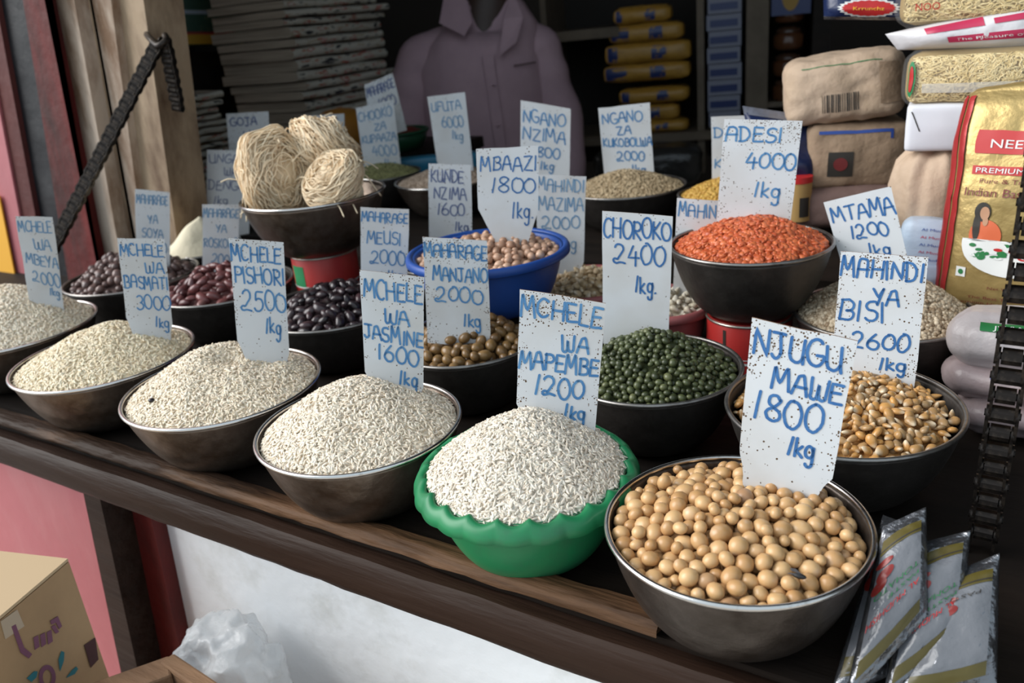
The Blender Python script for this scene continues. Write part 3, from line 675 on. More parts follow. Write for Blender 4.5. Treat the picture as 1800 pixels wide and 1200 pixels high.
# ------------------------------------------------------------------ handwritten lettering
def arc(cx, cy, rx, ry, a0, a1, n=9): return [(cx+rx*math.cos(math.radians(a)), cy+ry*math.sin(math.radians(a))) for a in np.linspace(a0, a1, n)]
GL = {
'A': (.9, [[(0, 0), (.30, .92), (.55, 1), (.62, .9), (.92, 0)], [(.10, .40), (.86, .42)]]),
'a': (.9, [smooth_line([np.array(q_) for q_ in ((.02, 0), (.06, .55), (.16, .92), (.40, 1.0), (.66, .96), (.80, .80), (.84, .4), (.86, 0))], 3).tolist(), [(.04, .46), (.86, .48)]]),
'B': (.8, [[(.08, 0), (.10, 1)], [(.02, .96)]+arc(.38, .76, .34, .24, 90, -90)+arc(.40, .27, .42, .27, 90, -90)+[(.04, .02)]]),
'C': (.8, [arc(.46, .5, .46, .5, 50, 310, 14)]),
'D': (.85, [[(.08, 0), (.10, 1)], [(-.02, .98)]+arc(.25, .5, .55, .5, 88, -88, 12)+[(.02, 0)]]),
'E': (.75, [[(.72, .98), (.08, 1), (.06, .5), (.04, 0), (.75, .02)], [(.06, .52), (.60, .53)]]),
'F': (.7, [[(.72, .98), (.08, 1), (.05, 0)], [(.06, .52), (.55, .53)]]),
'G': (.9, [arc(.48, .5, .48, .5, 55, 330, 14)+[(.90, .42), (.52, .42)]]),
'H': (.9, [[(.06, 0), (.08, 1)], [(.84, 0), (.86, 1)], [(.07, .5), (.85, .52)]]),
'I': (.3, [[(.16, 0), (.18, 1)]]),
'J': (.75, [[(.10, 1), (.80, 1)], [(.52, 1), (.50, .25)]+arc(.28, .22, .22, .22, 0, -160, 7)]),
'K': (.8, [[(.08, 0), (.10, 1)], [(.75, 1), (.12, .45), (.80, 0)]]),
'L': (.7, [[(.10, 1), (.06, .02), (.68, 0)]]),
'M': (1.05, [[(0, 0), (.12, 1), (.20, .98), (.48, .35), (.78, 1), (.86, .98), (1.0, 0)]]),
'N': (.9, [[(.04, 0), (.08, 1), (.80, 0), (.84, 1)]]),
'O': (.95, [arc(.48, .5, .47, .5, 95, 460, 18)]),
'P': (.75, [[(.08, 0), (.10, 1)], [(.0, .95)]+arc(.34, .73, .40, .26, 90, -90)+[(.08, .46)]]),
'R': (.8, [[(.08, 0), (.10, 1)], [(.0, .95)]+arc(.34, .74, .38, .25, 90, -90)+[(.14, .48), (.78, 0)]]),
'S': (.75, [arc(.40, .76, .34, .24, 40, 265, 9)+arc(.38, .26, .36, .26, 85, -150, 10)]),
'T': (.85, [[(.0, .98), (.88, 1)], [(.44, 1), (.42, 0)]]),
'U': (.85, [[(.06, 1), (.06, .35)]+arc(.42, .32, .36, .32, 180, 360, 9)+[(.80, 1)], [(.80, .3), (.84, 0)]]),
'W': (1.05, [[(.02, 1), (.08, .3)]+arc(.27, .2, .2, .2, 190, 350, 6)+[(.50, .75), (.52, .3)]+arc(.75, .2, .2, .2, 190, 350, 6)+[(1.0, 1)]]),
'Y': (.85, [[(.04, 1), (.40, .45), (.80, 1)], [(.78, 1), (.36, 0)]]),
'Z': (.85, [[(.04, .98), (.82, 1), (.06, .02), (.86, 0)]]),
'0': (.8, [arc(.42, .5, .40, .5, 95, 460, 18)]),
'1': (.35, [[(.24, 1), (.10, 0)]]),
'2': (.95, [arc(.46, .72, .32, .28, 160, -30, 9)+[(.40, .22)]+arc(.22, .10, .18, .11, 60, 290, 8)+[(.55, .06), (.92, .02)]]),
'3': (.75, [arc(.36, .76, .32, .24, 150, -80, 9)+arc(.36, .26, .38, .27, 80, -150, 10)]),
'4': (.85, [[(.42, 1), (.04, .38), (.86, .40)], [(.62, .72), (.58, 0)]]),
'5': (.8, [[(.72, 1), (.20, .98), (.14, .55)]+arc(.36, .32, .38, .32, 105, -150, 10)]),
'6': (.8, [[(.58, 1), (.20, .62)]+arc(.42, .28, .36, .28, 165, 525, 14)]),
'7': (.75, [[(.04, .98), (.74, 1), (.30, 0)]]),
'8': (.8, [arc(.44, .76, .28, .24, 20, 235, 9)+[(.58, .42)]+arc(.42, .24, .34, .24, 30, -220, 12)+[(.40, .52), (.70, .80), (.70, .88)]]),
'k': (.7, [[(.12, 0), (.16, 1)], [(.62, .62), (.16, .30), (.66, 0)]]),
'g': (.75, [arc(.36, .32, .30, .30, 40, 400, 12), [(.64, .60), (.60, -.25)]+arc(.36, -.28, .24, .20, 0, -170, 8)]),
'.': (.3, [[(.1, 0), (.16, .03)]]), ' ': (.5, []),
}
def ribbon(mb, P, w, to3):
    P = np.asarray(P, float)
    keep = [0]+[i for i in range(1, len(P)) if np.linalg.norm(P[i]-P[i-1]) > 1e-6]; P = P[keep]
    if len(P) < 2: return
    T = np.gradient(P, axis=0); T /= np.linalg.norm(T, axis=1)[:, None]+1e-12; Nn = np.stack([-T[:, 1], T[:, 0]], 1)
    L = P+Nn*w/2; R = P-Nn*w/2; c0 = P[0]-T[0]*w*.35; c1 = P[-1]+T[-1]*w*.35
    V = []
    for i in range(len(P)): V += [to3(L[i]), to3(R[i])]
    F = [(2*i, 2*i+1, 2*i+3, 2*i+2) for i in range(len(P)-1)]
    n = len(V); V += [to3(c0+Nn[0]*w*.25), to3(c0-Nn[0]*w*.25), to3(c1+Nn[-1]*w*.25), to3(c1-Nn[-1]*w*.25)]; e = 2*(len(P)-1)
    F += [(n, n+1, 1, 0), (e, e+1, n+3, n+2)]
    mb.add(V, F)
def write(mb, text, frame, w, to3, r):
    """frame(s, t): s along the line 0..1, t upward 0..1 (letter height) -> plane coordinates"""
    adv = [GL[ch][0]+.14 for ch in text]; tot = sum(adv)-.14; x = 0
    for ch, a in zip(text, adv):
        dy = r.normal(0, .03); sc = 1+r.normal(0, .04); sh = r.normal(0, .05)
        for st in GL[ch][1]:
            st = np.array(st, float); 
            Q = smooth_line(st, 4) if len(st) > 6 else np.concatenate([np.linspace(st[i], st[i+1], 5)[:-1] for i in range(len(st)-1)]+[st[-1:]])
            Q = Q+np.cumsum(r.normal(0, .006, Q.shape), 0)
            ribbon(mb, [frame((x+q[0]+sh*q[1])/tot, dy+q[1]*sc) for q in Q], w, to3)
        x += a
INK = {'new': mat('blue_marker', (.026, .125, .34), .5, noise=(90, (.06, .19, .43), .4, .7)), 'mid': mat('faded_blue_marker', (.05, .19, .42), .5, noise=(60, (.12, .30, .52), .4, .7)),
       'old': mat('pale_blue_marker', (.14, .28, .46), .55, noise=(60, (.24, .38, .52), .4, .7)), 'grey': mat('grey_blue_marker', (.10, .13, .27), .55, noise=(60, (.18, .22, .36), .4, .7))}
def sign(label, TL, TR, BR, BL, Y, lines, ink='mid', wd=.0021, speck='medium', clip=((.0, 0), (.0, 0)), ext=.16, yaw=0.0, lean=10, D=None, seed=0):
    """card with traced corners, standing in its heap at depth Y; clip = ((du, dv) cut off the lower left, lower right)"""
    r = np.random.default_rng(sum(map(ord, label)))
    mid = ((BL[0]+BR[0])/2, (BL[1]+BR[1])/2); A = atd(*mid, D) if D else aty(*mid, Y)
    h = CAM-A; h[2] = 0; h /= np.linalg.norm(h); c_, s_ = math.cos(math.radians(yaw)), math.sin(math.radians(yaw))
    h = np.array([h[0]*c_-h[1]*s_, h[0]*s_+h[1]*c_, 0]); n = h*math.cos(math.radians(lean))+np.array([0, 0, math.sin(math.radians(lean))])
    P = [onplane(*q, A, n) for q in (TL, TR, BR, BL)]
    ex = P[1]-P[0]; ex /= np.linalg.norm(ex); ey = np.cross(n, ex)
    to2 = lambda p: np.array([np.dot(p-A, ex), np.dot(p-A, ey)])
    q = [to2(p) for p in P]
    uv = lambda u, v: q[0]*(1-u)*(1-v)+q[1]*u*(1-v)+q[2]*u*v+q[3]*(1-u)*v
    def to3(p, off=0.0): return A+ex*p[0]+ey*p[1]+n*off
    t = thing('price_card', label, 'price card', A-np.array([0, 0, .02]), 'hand lettered price cards')
    (lu, lv), (ru, rv) = clip; B = 1+ext
    pu = [(0, 0), (1, 0)]
    pu += [(1, 1-rv), (1-ru, 1), (1-ru*(1+ext*.6/max(rv, .2)), B)] if ru else [(1, B)]
    pu += [(lu*(1+ext*.6/max(lv, .2)), B), (lu, 1), (0, 1-lv)] if lu else [(0, B)]
    # densify the outline a little and roughen it so the hand-cut edge shows
    out = []
    for i in range(len(pu)):
        a, b = np.array(pu[i]), np.array(pu[(i+1) % len(pu)])
        for s in np.linspace(0, 1, 5)[:-1]: out.append(a+(b-a)*s)
    P2 = [uv(*a)+r.normal(0, .00022, 2) for a in out]; m = len(P2); th = .0024
    V = [to3(p) for p in P2]+[to3(p, -th) for p in P2]
    F = [tuple(range(m))[::-1], tuple(range(m, 2*m))]+[(i, (i+1) % m, (i+1) % m+m, i+m) for i in range(m)]
    o = obj('card', V, F, [CARD[speck], CARD_EDGE], t, smooth=False, fm=[0, 0]+[1]*m)
    me = o.data; ul = me.uv_layers.new(name='UVMap'); tab = [tuple(a) for a in out]*2
    for lp in me.loops: ul.data[lp.index].uv = tab[lp.vertex_index]
    bm_flip(me)
    for text, u0, u1, v0, v1 in lines:
        mb = MB(); write(mb, text, lambda s, tt: uv(u0+(u1-u0)*s, v1-.02*(v1-v0)+(v0-v1)*.88*tt), wd*.78, lambda p: to3(p, .0004), r)
        o = mb.obj('lettering', INK[ink], t, smooth=False); o['label'] = 'blue hand lettering %s' % text.replace('a', 'A')
    return t
def bm_flip(me):
    import bmesh
    bm = bmesh.new(); bm.from_mesh(me); bmesh.ops.recalc_face_normals(bm, faces=bm.faces[:]); bm.to_mesh(me); bm.free()

Yc = lambda k, d=.05: C[k][0][1]+d
sign('white price card MCHELE WA MAPEMBE 1200 in the green bowl', (914, 508), (1065, 533), (1047, 748), (906, 735), Yc('mapembe', .035), [('MCHELE', .02, .97, .03, .20), ('WA', .52, .84, .29, .43), ('MAPEMBE', .02, .98, .45, .60), ('1200', .22, .82, .63, .80), ('1kg', .60, .86, .84, .97)], 'mid', .0026, 'heavy', ((.09, .12), (0, 0)))
sign('white price card NJUGU MAWE 1800 in the bowl of cream beans', (1322, 558), (1507, 600), (1459, 866), (1296, 822), Yc('njugu', .035), [('NJUGU', .04, .90, .04, .22), ('MAWE', .26, .96, .27, .42), ('1800', .10, .80, .44, .64), ('1kg', .50, .78, .68, .82)], 'new', .0026, 'heavy', ((.06, .14), (.10, .10)))
sign('white price card MAHINDI YA BISI 2600 in the popcorn maize', (1478, 441), (1632, 453), (1610, 657), (1462, 645), Yc('corn', .055), [('MaHINDI', .02, .97, .04, .21), ('YA', .42, .72, .28, .44), ('BISI', .03, .58, .38, .58), ('2600', .20, .90, .66, .82), ('1kg', .56, .88, .87, .99)], 'new', .0026, 'heavy')
sign('white price card ADESI 4000 in the red lentils', (1274, 209), (1411, 212), (1389, 396), (1260, 388), Yc('lentil', .03), [('aDESI', .03, .76, .06, .21), ('4000', .32, .98, .30, .47), ('1kg', .47, .82, .58, .74)], 'mid', .0028, 'heavy')
sign('clean white price card CHOROKO 2400 in the green mung beans', (1059, 370), (1183, 380), (1176, 580), (1060, 572), Yc('choroko', .03), [('CHOROKO', .01, .98, .04, .22), ('2400', .15, .90, .26, .45), ('1kg.', .48, .80, .52, .68)], 'new', .0025, 'light')
sign('tilted white price card MTAMA 1200 in the sorghum', (1447, 355), (1565, 328), (1600, 470), (1482, 470), Yc('mtama', .02), [('MTAMA', .06, .98, .10, .33), ('1200', .26, .82, .39, .58), ('1kg', .46, .78, .66, .84)], 'new', .0026, 'light')
sign('white price card MAHARAGE MANJANO 2000 in the olive brown beans', (743, 416), (856, 423), (862, 587), (750, 577), Yc('manjano', -.025), [('MaHaRaGE', .01, .99, .05, .21), ('MANJANO', .13, .99, .29, .46), ('2000', .14, .88, .51, .69), ('1kg', .58, .86, .79, .94)], 'mid', .0024, 'heavy')
sign('white price card MCHELE WA JASMINE 1600 in the white rice', (632, 474), (746, 487), (744, 697), (642, 672), Yc('jasmine', .035), [('MCHELE', .05, .97, .06, .23), ('WA', .36, .76, .30, .43), ('JASMINE', .02, .99, .45, .59), ('1600', .24, .90, .61, .76), ('1kg', .58, .90, .81, .94)], 'mid', .0025, 'medium', ((.10, .10), (.07, .08)))
sign('white price card MCHELE PISHORI 2500 in the pearl rice', (402, 418), (498, 426), (510, 636), (420, 632), Yc('pishori', .035), [('MCHELE', .02, .93, .04, .18), ('PISHORI', .05, .98, .21, .36), ('2500', .12, .97, .40, .58), ('1kg', .56, .86, .63, .77)], 'mid', .0024, 'medium', ((.14, .16), (.05, .10)))
sign('white price card MCHELE WA BASMATI 3000 in the ivory rice', (206, 418), (289, 420), (305, 585), (224, 577), Yc('basmati', .035), [('MCHELE', .03, .95, .05, .19), ('WA', .52, .92, .24, .37), ('BaSMaTI', .04, .98, .39, .54), ('3000', .25, .97, .60, .77), ('1kg', .62, .92, .83, .95)], 'mid', .0022, 'medium', ((.08, .12), (.06, .10)))
sign('white price card MCHELE WA MBEYA 2000 in the cream rice at the left', (27, 380), (93, 381), (111, 527), (48, 508), Yc('mbeya', .03), [('MCHELE', .03, .92, .05, .20), ('WA', .38, .84, .27, .42), ('MBEYA', .10, .98, .48, .63), ('2000', .22, .97, .69, .86), ('1kg', .64, .92, .88, .98)], 'old', .0021, 'light')
sign('white price card MAHARAGE MEUSI 2000 in the black beans', (634, 364), (719, 368), (716, 492), (634, 486), Yc('black', .03), [('MaHaRaGE', .02, .98, .05, .20), ('MEUSI', .13, .84, .31, .51), ('2000', .18, .94, .58, .80), ('1kg', .56, .90, .87, .98)], 'mid', .0021, 'light')
sign('white price card MBAAZI 1800 with cut lower corners in the blue bowl', (837, 262), (946, 256), (947, 424), (842, 420), Yc('blue', .01), [('MBAAZI', .06, .97, .08, .25), ('1800', .22, .95, .31, .49), ('1kg.', .56, .92, .57, .76)], 'new', .0023, 'light', ((.26, .34), (.17, .34)))
sign('grey white price card KUNDE NZIMA 1600 behind the blue bowl', (753, 287), (828, 290), (830, 425), (754, 420), .915, [('KUNDE', .05, .82, .06, .24), ('NZIMA', .12, .88, .30, .46), ('1600', .20, .84, .50, .67), ('1kg', .60, .92, .74, .87)], 'grey', .0024, 'medium')
sign('white price card MAHINDI MAZIMA 2000 in the tan maize', (943, 306), (1030, 310), (1026, 476), (944, 474), Yc('mazima', .0), [('MaHINDI', .02, .97, .03, .17), ('MAZIMA', .04, .96, .22, .37), ('2000', .10, .88, .42, .56), ('1kg', .48, .84, .62, .76)], 'old', .0023, 'light', ((0, 0), (.08, .10)))
sign('white price card NGANO NZIMA 1800 at the back', (915, 176), (1003, 191), (1001, 330), (915, 322), 1.16, [('NGANO', .05, .90, .08, .25), ('NZIMA', .04, .90, .29, .46), ('1800', .25, .78, .51, .65), ('1kg', .40, .68, .69, .80)], 'mid', .0028, 'light')
sign('white price card NGANO ZA KUKOBOLWA 2000 in the wheat at the back', (1051, 190), (1142, 180), (1151, 324), (1063, 318), Yc('wheat', .02), [('NGANO', .06, .84, .07, .22), ('ZA', .33, .60, .25, .37), ('KUKOBOLWA', .04, .99, .41, .53), ('2000', .28, .82, .58, .71), ('1kg', .56, .84, .75, .87)], 'mid', .0028, 'light')
sign('tall white price card UFUTA 6000 before the mauve shirt', (751, 170), (817, 162), (833, 305), (770, 297), Yc('ufuta', .0), [('UFUTA', .06, .86, .08, .21), ('6000', .28, .86, .27, .42), ('1kg', .52, .82, .46, .58)], 'old', .0028, 'light', ((.08, .10), (0, 0)))
sign('white price card CHOOKO ZA KUPAAZA 4000 in the split grams', (625, 190), (691, 175), (706, 300), (641, 302), Yc('split', .02), [('CHOOKO', .04, .92, .07, .22), ('ZA', .40, .72, .27, .39), ('KUPAAZA', .04, .96, .43, .56), ('4000', .28, .92, .60, .77), ('1kg', .56, .88, .82, .94)], 'old', .0030, 'light')
sign('white price card MAHARAGE YA ROSKOKO 2000 above the kidney beans', (356, 359), (421, 359), (417, 482), (356, 478), Yc('kidney', .055), [('MaHaRaGE', .02, .98, .05, .19), ('YA', .36, .66, .29, .41), ('ROSKOKO', .04, .98, .48, .63), ('2000', .24, .94, .70, .87)], 'old', .0022, 'light')
sign('white price card MAHARAGE YA SOYA in the small brown beans', (237, 332), (298, 338), (299, 462), (240, 458), Yc('soya', .02), [('MaHaRaGE', .04, .94, .05, .19), ('YA', .36, .64, .33, .46), ('SOYA', .18, .80, .52, .66), ('2000', .22, .90, .72, .88)], 'old', .0022, 'light')
sign('grey white price card UNGA WA DENGU beside the noodle bowl', (364, 263), (440, 265), (438, 410), (362, 406), 1.0, [('UNGA', .05, .75, .04, .16), ('WA', .40, .70, .20, .31), ('DENGU', .04, .90, .35, .48), ('1kg', .16, .50, .55, .66)], 'grey', .0024, 'light')
sign('dim price card ending in LISHE at the foot of the newspapers', (397, 200), (472, 196), (480, 300), (406, 300), 1.13, [('GOJA', .08, .70, .06, .22), ('LISHE', .36, .98, .30, .46), ('70', .30, .58, .54, .70)], 'grey', .0034, 'medium', ext=.75)
sign('dim price card ending in EZI behind the noodle nests', (545, 203), (605, 200), (607, 300), (546, 300), 1.30, [('EZI', .30, .82, .06, .22), ('2', .62, .74, .34, .46)], 'grey', .0030, 'light')
sign('dim tilted price card before the newspapers', (640, 150), (690, 128), (712, 215), (655, 235), 1.38, [('MaHaRaGE', .04, .96, .08, .28), ('1000', .34, .90, .36, .58)], 'grey', .0032, 'heavy')
sign('white price card half hidden behind the card ADESI', (1250, 205), (1320, 203), (1318, 345), (1252, 345), Yc('peas', .02), [('D', .06, .30, .12, .26), ('K', .06, .26, .52, .64)], 'mid', .0026, 'light')
sign('white price card beginning MAHIN between the cards CHOROKO and ADESI', (1190, 348), (1266, 353), (1262, 535), (1182, 530), Yc('pale', .02), [('MaHIN', .05, .92, .03, .17)], 'mid', .0022, 'light')

# ------------------------------------------------------------------ packets: soft boxes and pillow bags with print that follows the surface
from mathutils import noise as mnoise
def frame_at(px, py, D, yaw=0.0, lean=0.0, roll=0.0):
    """a frame standing at a point: right, up, towards the viewer"""
    A = atd(px, py, D); h = CAM-A; h[2] = 0; h /= np.linalg.norm(h); a = math.radians(yaw)
    n = np.array([h[0]*math.cos(a)-h[1]*math.sin(a), h[0]*math.sin(a)+h[1]*math.cos(a), 0]); z = np.array([0, 0, 1.])
    l = math.radians(lean); n2 = n*math.cos(l)+z*math.sin(l); up = z*math.cos(l)-n*math.sin(l); ex = np.cross(up, n2)
    r = math.radians(roll); ex, up = ex*math.cos(r)+up*math.sin(r), -ex*math.sin(r)+up*math.cos(r)
    return A, ex, up, n2
def pxsize(px, py, D): return D*float(np.dot(FW, ray(px, py)))/FPX
class Soft:
    """rounded, slightly bulged and crumpled box; front(u, v) gives points of its face for print"""
    def __init__(s, F, hw, hh, hd, r=.006, bulge=.004, crump=.0015, freq=30, seed=0, taper=0.0, pinch=0.0):
        s.A, s.ex, s.ey, s.en = F; s.h = np.array([hw, hh, hd]); s.r = min(r, hw*.98, hh*.98, hd*.98); s.b = bulge; s.c = crump; s.f = freq; s.seed = seed; s.tp = taper; s.pi = pinch
    def pt(s, u, v, w):
        p = np.array([u, v, w])*s.h; inn = np.clip(p, -(s.h-s.r), s.h-s.r); d = p-inn; l = np.linalg.norm(d)
        if l > 1e-9: p = inn+d/l*min(s.r, l if l < s.r else s.r)
        g = (1-u*u)*(1-v*v); p[2] += np.sign(w)*s.b*g*(abs(w) > .99)
        p[0] += np.sign(u)*s.b*.5*(1-w*w)*(1-v*v)*(abs(u) > .99); p[1] += np.sign(v)*s.b*.5*(1-w*w)*(1-u*u)*(abs(v) > .99)
        if s.tp: p[0] *= 1-s.tp*(v+1)/2; p[2] *= 1-s.tp*(v+1)/2
        if s.pi: p[2] *= 1-s.pi*max(0, v)**3
        q = Vector((p[0]*s.f+s.seed*3.1, p[1]*s.f+1.7*s.seed, p[2]*s.f))
        k = mnoise.noise(q)+.5*(1-2*abs(mnoise.noise(q*1.9)))
        nn = p/s.h; nn = nn/(np.linalg.norm(nn)+1e-9)
        p = p+nn*s.c*k
        return s.A+s.ex*p[0]+s.ey*p[1]+s.en*p[2]
    def front(s, u, v, e=.0006): return s.pt(u, v, 1.0)+s.en*e
    def side(s, w, v, e=.0006): return s.pt(-1.0, v, -w)-s.ex*e
    def mesh(s, n=14):
        V = []; F = []
        for ax in range(3):
            for sg in (-1, 1):
                b = len(V)
                for i in range(n+1):
                    for j in range(n+1):
                        a, c = -1+2*i/n, -1+2*j/n; q = [0, 0, 0]; q[ax] = sg; q[(ax+1) % 3] = a; q[(ax+2) % 3] = c; V.append(s.pt(*q))
                for i in range(n):
                    for j in range(n):
                        f = (b+i*(n+1)+j, b+(i+1)*(n+1)+j, b+(i+1)*(n+1)+j+1, b+i*(n+1)+j+1); F.append(f if sg > 0 else f[::-1])
        import bmesh
        bm = bmesh.new(); vs = [bm.verts.new(tuple(v)) for v in V]
        for f in F: bm.faces.new([vs[i] for i in f])
        bmesh.ops.remove_doubles(bm, verts=bm.verts[:], dist=2e-5); bmesh.ops.recalc_face_normals(bm, faces=bm.faces[:])
        bm.verts.index_update(); V = [tuple(v.co) for v in bm.verts]; F = [tuple(v.index for v in f.verts) for f in bm.faces]; bm.free()
        return V, F
class Pillow(Soft):
    """bag sealed at its ends: corners of the sheet given in space"""
    def __init__(s, P, n, th, seam=.08, crump=.0012, freq=40, seed=0, side=.5):
        s.P = [np.asarray(p, float) for p in P]; s.en = n/np.linalg.norm(n); s.th = th; s.sm = seam; s.c = crump; s.f = freq; s.seed = seed; s.sd = side
    def pt2(s, u, v, sg, e=0.0):
        a, b = (u+1)/2, (v+1)/2                      # v = -1 lower seam, +1 upper seam
        p = (s.P[3]*(1-a)+s.P[2]*a)*(1-b)+(s.P[0]*(1-a)+s.P[1]*a)*b
        k = max(0, 1-abs(u)**2.6)**s.sd*max(0, min(1, (1-abs(v)-s.sm)/.45))**.55 if abs(v) < 1-s.sm else 0.0
        q = Vector((p[0]*s.f+s.seed*2.3, p[1]*s.f, p[2]*s.f)); cr = mnoise.noise(q)+.6*(1-2*abs(mnoise.noise(q*2.1)))
        return p+s.en*(sg*(s.th*k+.0004)+s.c*cr*(.4+.6*k)+e*sg)
    def front(s, u, v, e=.0006): return s.pt2(u, v, 1, e)
    def mesh(s, n=22):
        V = []; F = []
        for sg in (1, -1):
            b = len(V)
            for i in range(n+1):
                for j in range(n+1): V.append(s.pt2(-1+2*i/n, -1+2*j/n, sg))
            for i in range(n):
                for j in range(n):
                    f = (b+i*(n+1)+j, b+(i+1)*(n+1)+j, b+(i+1)*(n+1)+j+1, b+i*(n+1)+j+1); F.append(f if sg > 0 else f[::-1])
        m = (n+1)**2; ring = [i*(n+1) for i in range(n+1)]+[n*(n+1)+j for j in range(1, n+1)]+[i*(n+1)+n for i in range(n-1, -1, -1)]+[j for j in range(n-1, 0, -1)]
        for i in range(len(ring)): a, b = ring[i], ring[(i+1) % len(ring)]; F.append((b, a, a+m, b+m))
        return V, F
def patch(fn, u0, u1, v0, v1, n=8, m=8, wave=None):
    V = [fn(u0+(u1-u0)*i/n, v0+(v1-v0)*j/m) for i in range(n+1) for j in range(m+1)]
    return V, [(i*(m+1)+j, (i+1)*(m+1)+j, (i+1)*(m+1)+j+1, i*(m+1)+j+1) for i in range(n) for j in range(m)]
def oval(fn, u, v, ru, rv, n=28, k=3, zig=0.0):
    V = [fn(u, v)]; F = []
    for q in range(1, k+1):
        for i in range(n):
            a = 2*PI*i/n; z = 1+zig*(1 if i % 2 else -1)*(q == k); V.append(fn(u+ru*q/k*z*math.cos(a), v+rv*q/k*z*math.sin(a)))
    F += [(0, 1+i, 1+(i+1) % n) for i in range(n)]
    for q in range(k-1): F += [(1+q*n+i, 1+(q+1)*n+i, 1+(q+1)*n+(i+1) % n, 1+q*n+(i+1) % n) for i in range(n)]
    return V, F
_tc = {}
def text_vf(txt):
    if txt not in _tc:
        cu = bpy.data.curves.new('t', 'FONT'); cu.body = txt; cu.resolution_u = 3; o = bpy.data.objects.new('t', cu); COL.objects.link(o)
        bpy.context.view_layer.update(); me = o.evaluated_get(bpy.context.evaluated_depsgraph_get()).to_mesh()
        V = np.array([v.co[:] for v in me.vertices]); F = [tuple(p.vertices) for p in me.polygons]
        V = V-[V[:, 0].min(), 0, 0]; _tc[txt] = (V/max(V[:, 0].max(), 1e-6), F, V[:, 0].max()); bpy.data.objects.remove(o); bpy.data.curves.remove(cu)
    return _tc[txt]
def print_text(txt, fn, u0, u1, v, hv, m, parent, name='lettering', flip=False):
    """text from u0 to u1, baseline v, capital height hv in the surface's own coordinates; flip turns it upside down"""
    V, F, w = text_vf(txt); k = .72/w     # capital height in units of the width
    W = [fn(u0+(u1-u0)*p[0], v+hv*p[1]/k) if not flip else fn(u1-(u1-u0)*p[0], v-hv*p[1]/k) for p in V]
    o = obj(name, W, F, m, parent, smooth=False); o['label'] = 'printed word %s' % txt
    return o

M_kraft = mat('kraft_paper', (.58, .43, .31), .75, noise=(14, (.46, .33, .22), .45, .75), bump=(35, .5))
M_kraft2 = mat('brown_paper', (.36, .25, .165), .8, noise=(14, (.28, .19, .12), .45, .75), bump=(30, .6))
M_gold = mat('gold_foil', (.46, .33, .13), .33, .55, noise=(18, (.36, .25, .09), .4, .7), bump=(22, .35))
M_redfoil = mat('red_foil', (.42, .035, .035), .33, .2, bump=(22, .3))
M_wplastic = mat('white_plastic', (.70, .68, .70), .35, bump=(30, .3))
M_pplastic = mat('shaded_pinkish_plastic', (.34, .27, .27), .35, noise=(10, (.28, .21, .21), .4, .7), bump=(30, .4))  # pinkish plastic of the lower flour bags, shade behind the chain darkened into it
M_clear = mat('clear_film', (.9, .9, .9), .12, alpha=.07, spec=.8)
M_navy = mat('navy_plastic', (.012, .022, .075), .3, bump=(30, .4))
M_pink = M_pink
M_magenta = mat('pink_print', (.50, .03, .09), .4)
M_greenp = mat('green_band', (.02, .17, .05), .45)
M_bluep = mat('blue_print', (.03, .08, .35), .45)
M_redp = mat('red_print', (.48, .02, .02), .45)
M_yellowp = mat('yellow_print', (.75, .42, .02), .45)
M_white = M_white
M_paperw = mat('white_paper', (.74, .75, .80), .7, noise=(10, (.66, .67, .72), .45, .75))
M_maroon = mat('maroon_print', (.16, .02, .02), .5)
M_skinp = mat('printed_skin', (.45, .24, .14), .5)
M_sari = mat('printed_orange', (.62, .13, .05), .5)
M_lightblue = mat('pale_blue_pack', (.46, .58, .72), .45, noise=(16, (.60, .68, .78), .4, .7), bump=(30, .3))
M_olive = mat('olive_print', (.085, .066, .012), .35)
M_silver = mat('silver_film', (.20, .205, .22), .22, .85, bump=(60, .5))
M_sachet = mat('sachet_white', (.15, .155, .17), .2, bump=(45, .3))

def on_base(F, hh): return (F[0]+F[2]*hh, F[1], F[2], F[3])
# gold rice bag at the right edge
DN = 1.0; k = pxsize(1740, 360, DN); F = frame_at(1846, 360, DN, yaw=-8, lean=8)
b = Soft(F, 148*k, 193*k, .030, r=.014, bulge=.010, crump=.0022, freq=22, seed=2, pinch=.45)
t = thing('rice_bag', 'tall gold and red foil bag of basmati rice at the right edge', 'bag', F[0]-F[2]*193*k)
obj('bag_body', *b.mesh(24), M_gold, t)
def gus(u, v): return b.front(u, v, .0014)
obj('red_side', *patch(gus, -1, -.885, -.985, .95, 8, 40), M_redfoil, t)
obj('red_side', *patch(lambda u, v: b.side(u, v, .0016), -.985, .985, -.985, .95, 16, 40), M_redfoil, t)
obj('white_strip', *patch(lambda u, v: b.front(u, v, .0013), -.99, -.94, -.45, -.05, 2, 10), M_wprint, t)
obj('name_panel', *patch(lambda u, v: b.front(u+.07+.03*math.sin(9*v), v, .0012), -.82, .40, .44, .64, 10, 4), M_redp, t)
f15 = lambda u, v: b.front(u+.07, v, .0019)
print_text('NEE', f15, -.69, -.37, .49, .075, M_wprint, t); t.children[-1].scale = (1, 1, 1)
obj('ribbon', *patch(lambda u, v: b.front(u+.07, v, .0012), -.84, .3, .26, .335, 10, 2), M_redp, t)
print_text('PREMIUM', f15, -.80, -.30, .275, .045, M_wprint, t)
print_text('Pure & Traditional', f15, -.74, .06, .185, .042, M_maroon, t)
print_text('Indian Basmati Rice', f15, -.88, .28, .07, .075, M_maroon, t)
ph = []
pw = thing  # the printed woman: hair, face, sari as flat print
obj('printed_sari', *oval(lambda u, v: b.front(u+.07, v, .0011), -.60, -.27, .17, .14), M_sari, t)
obj('printed_hair', *oval(lambda u, v: b.front(u+.07, v, .0013), -.65, -.065, .085, .085), M_dprint, t)
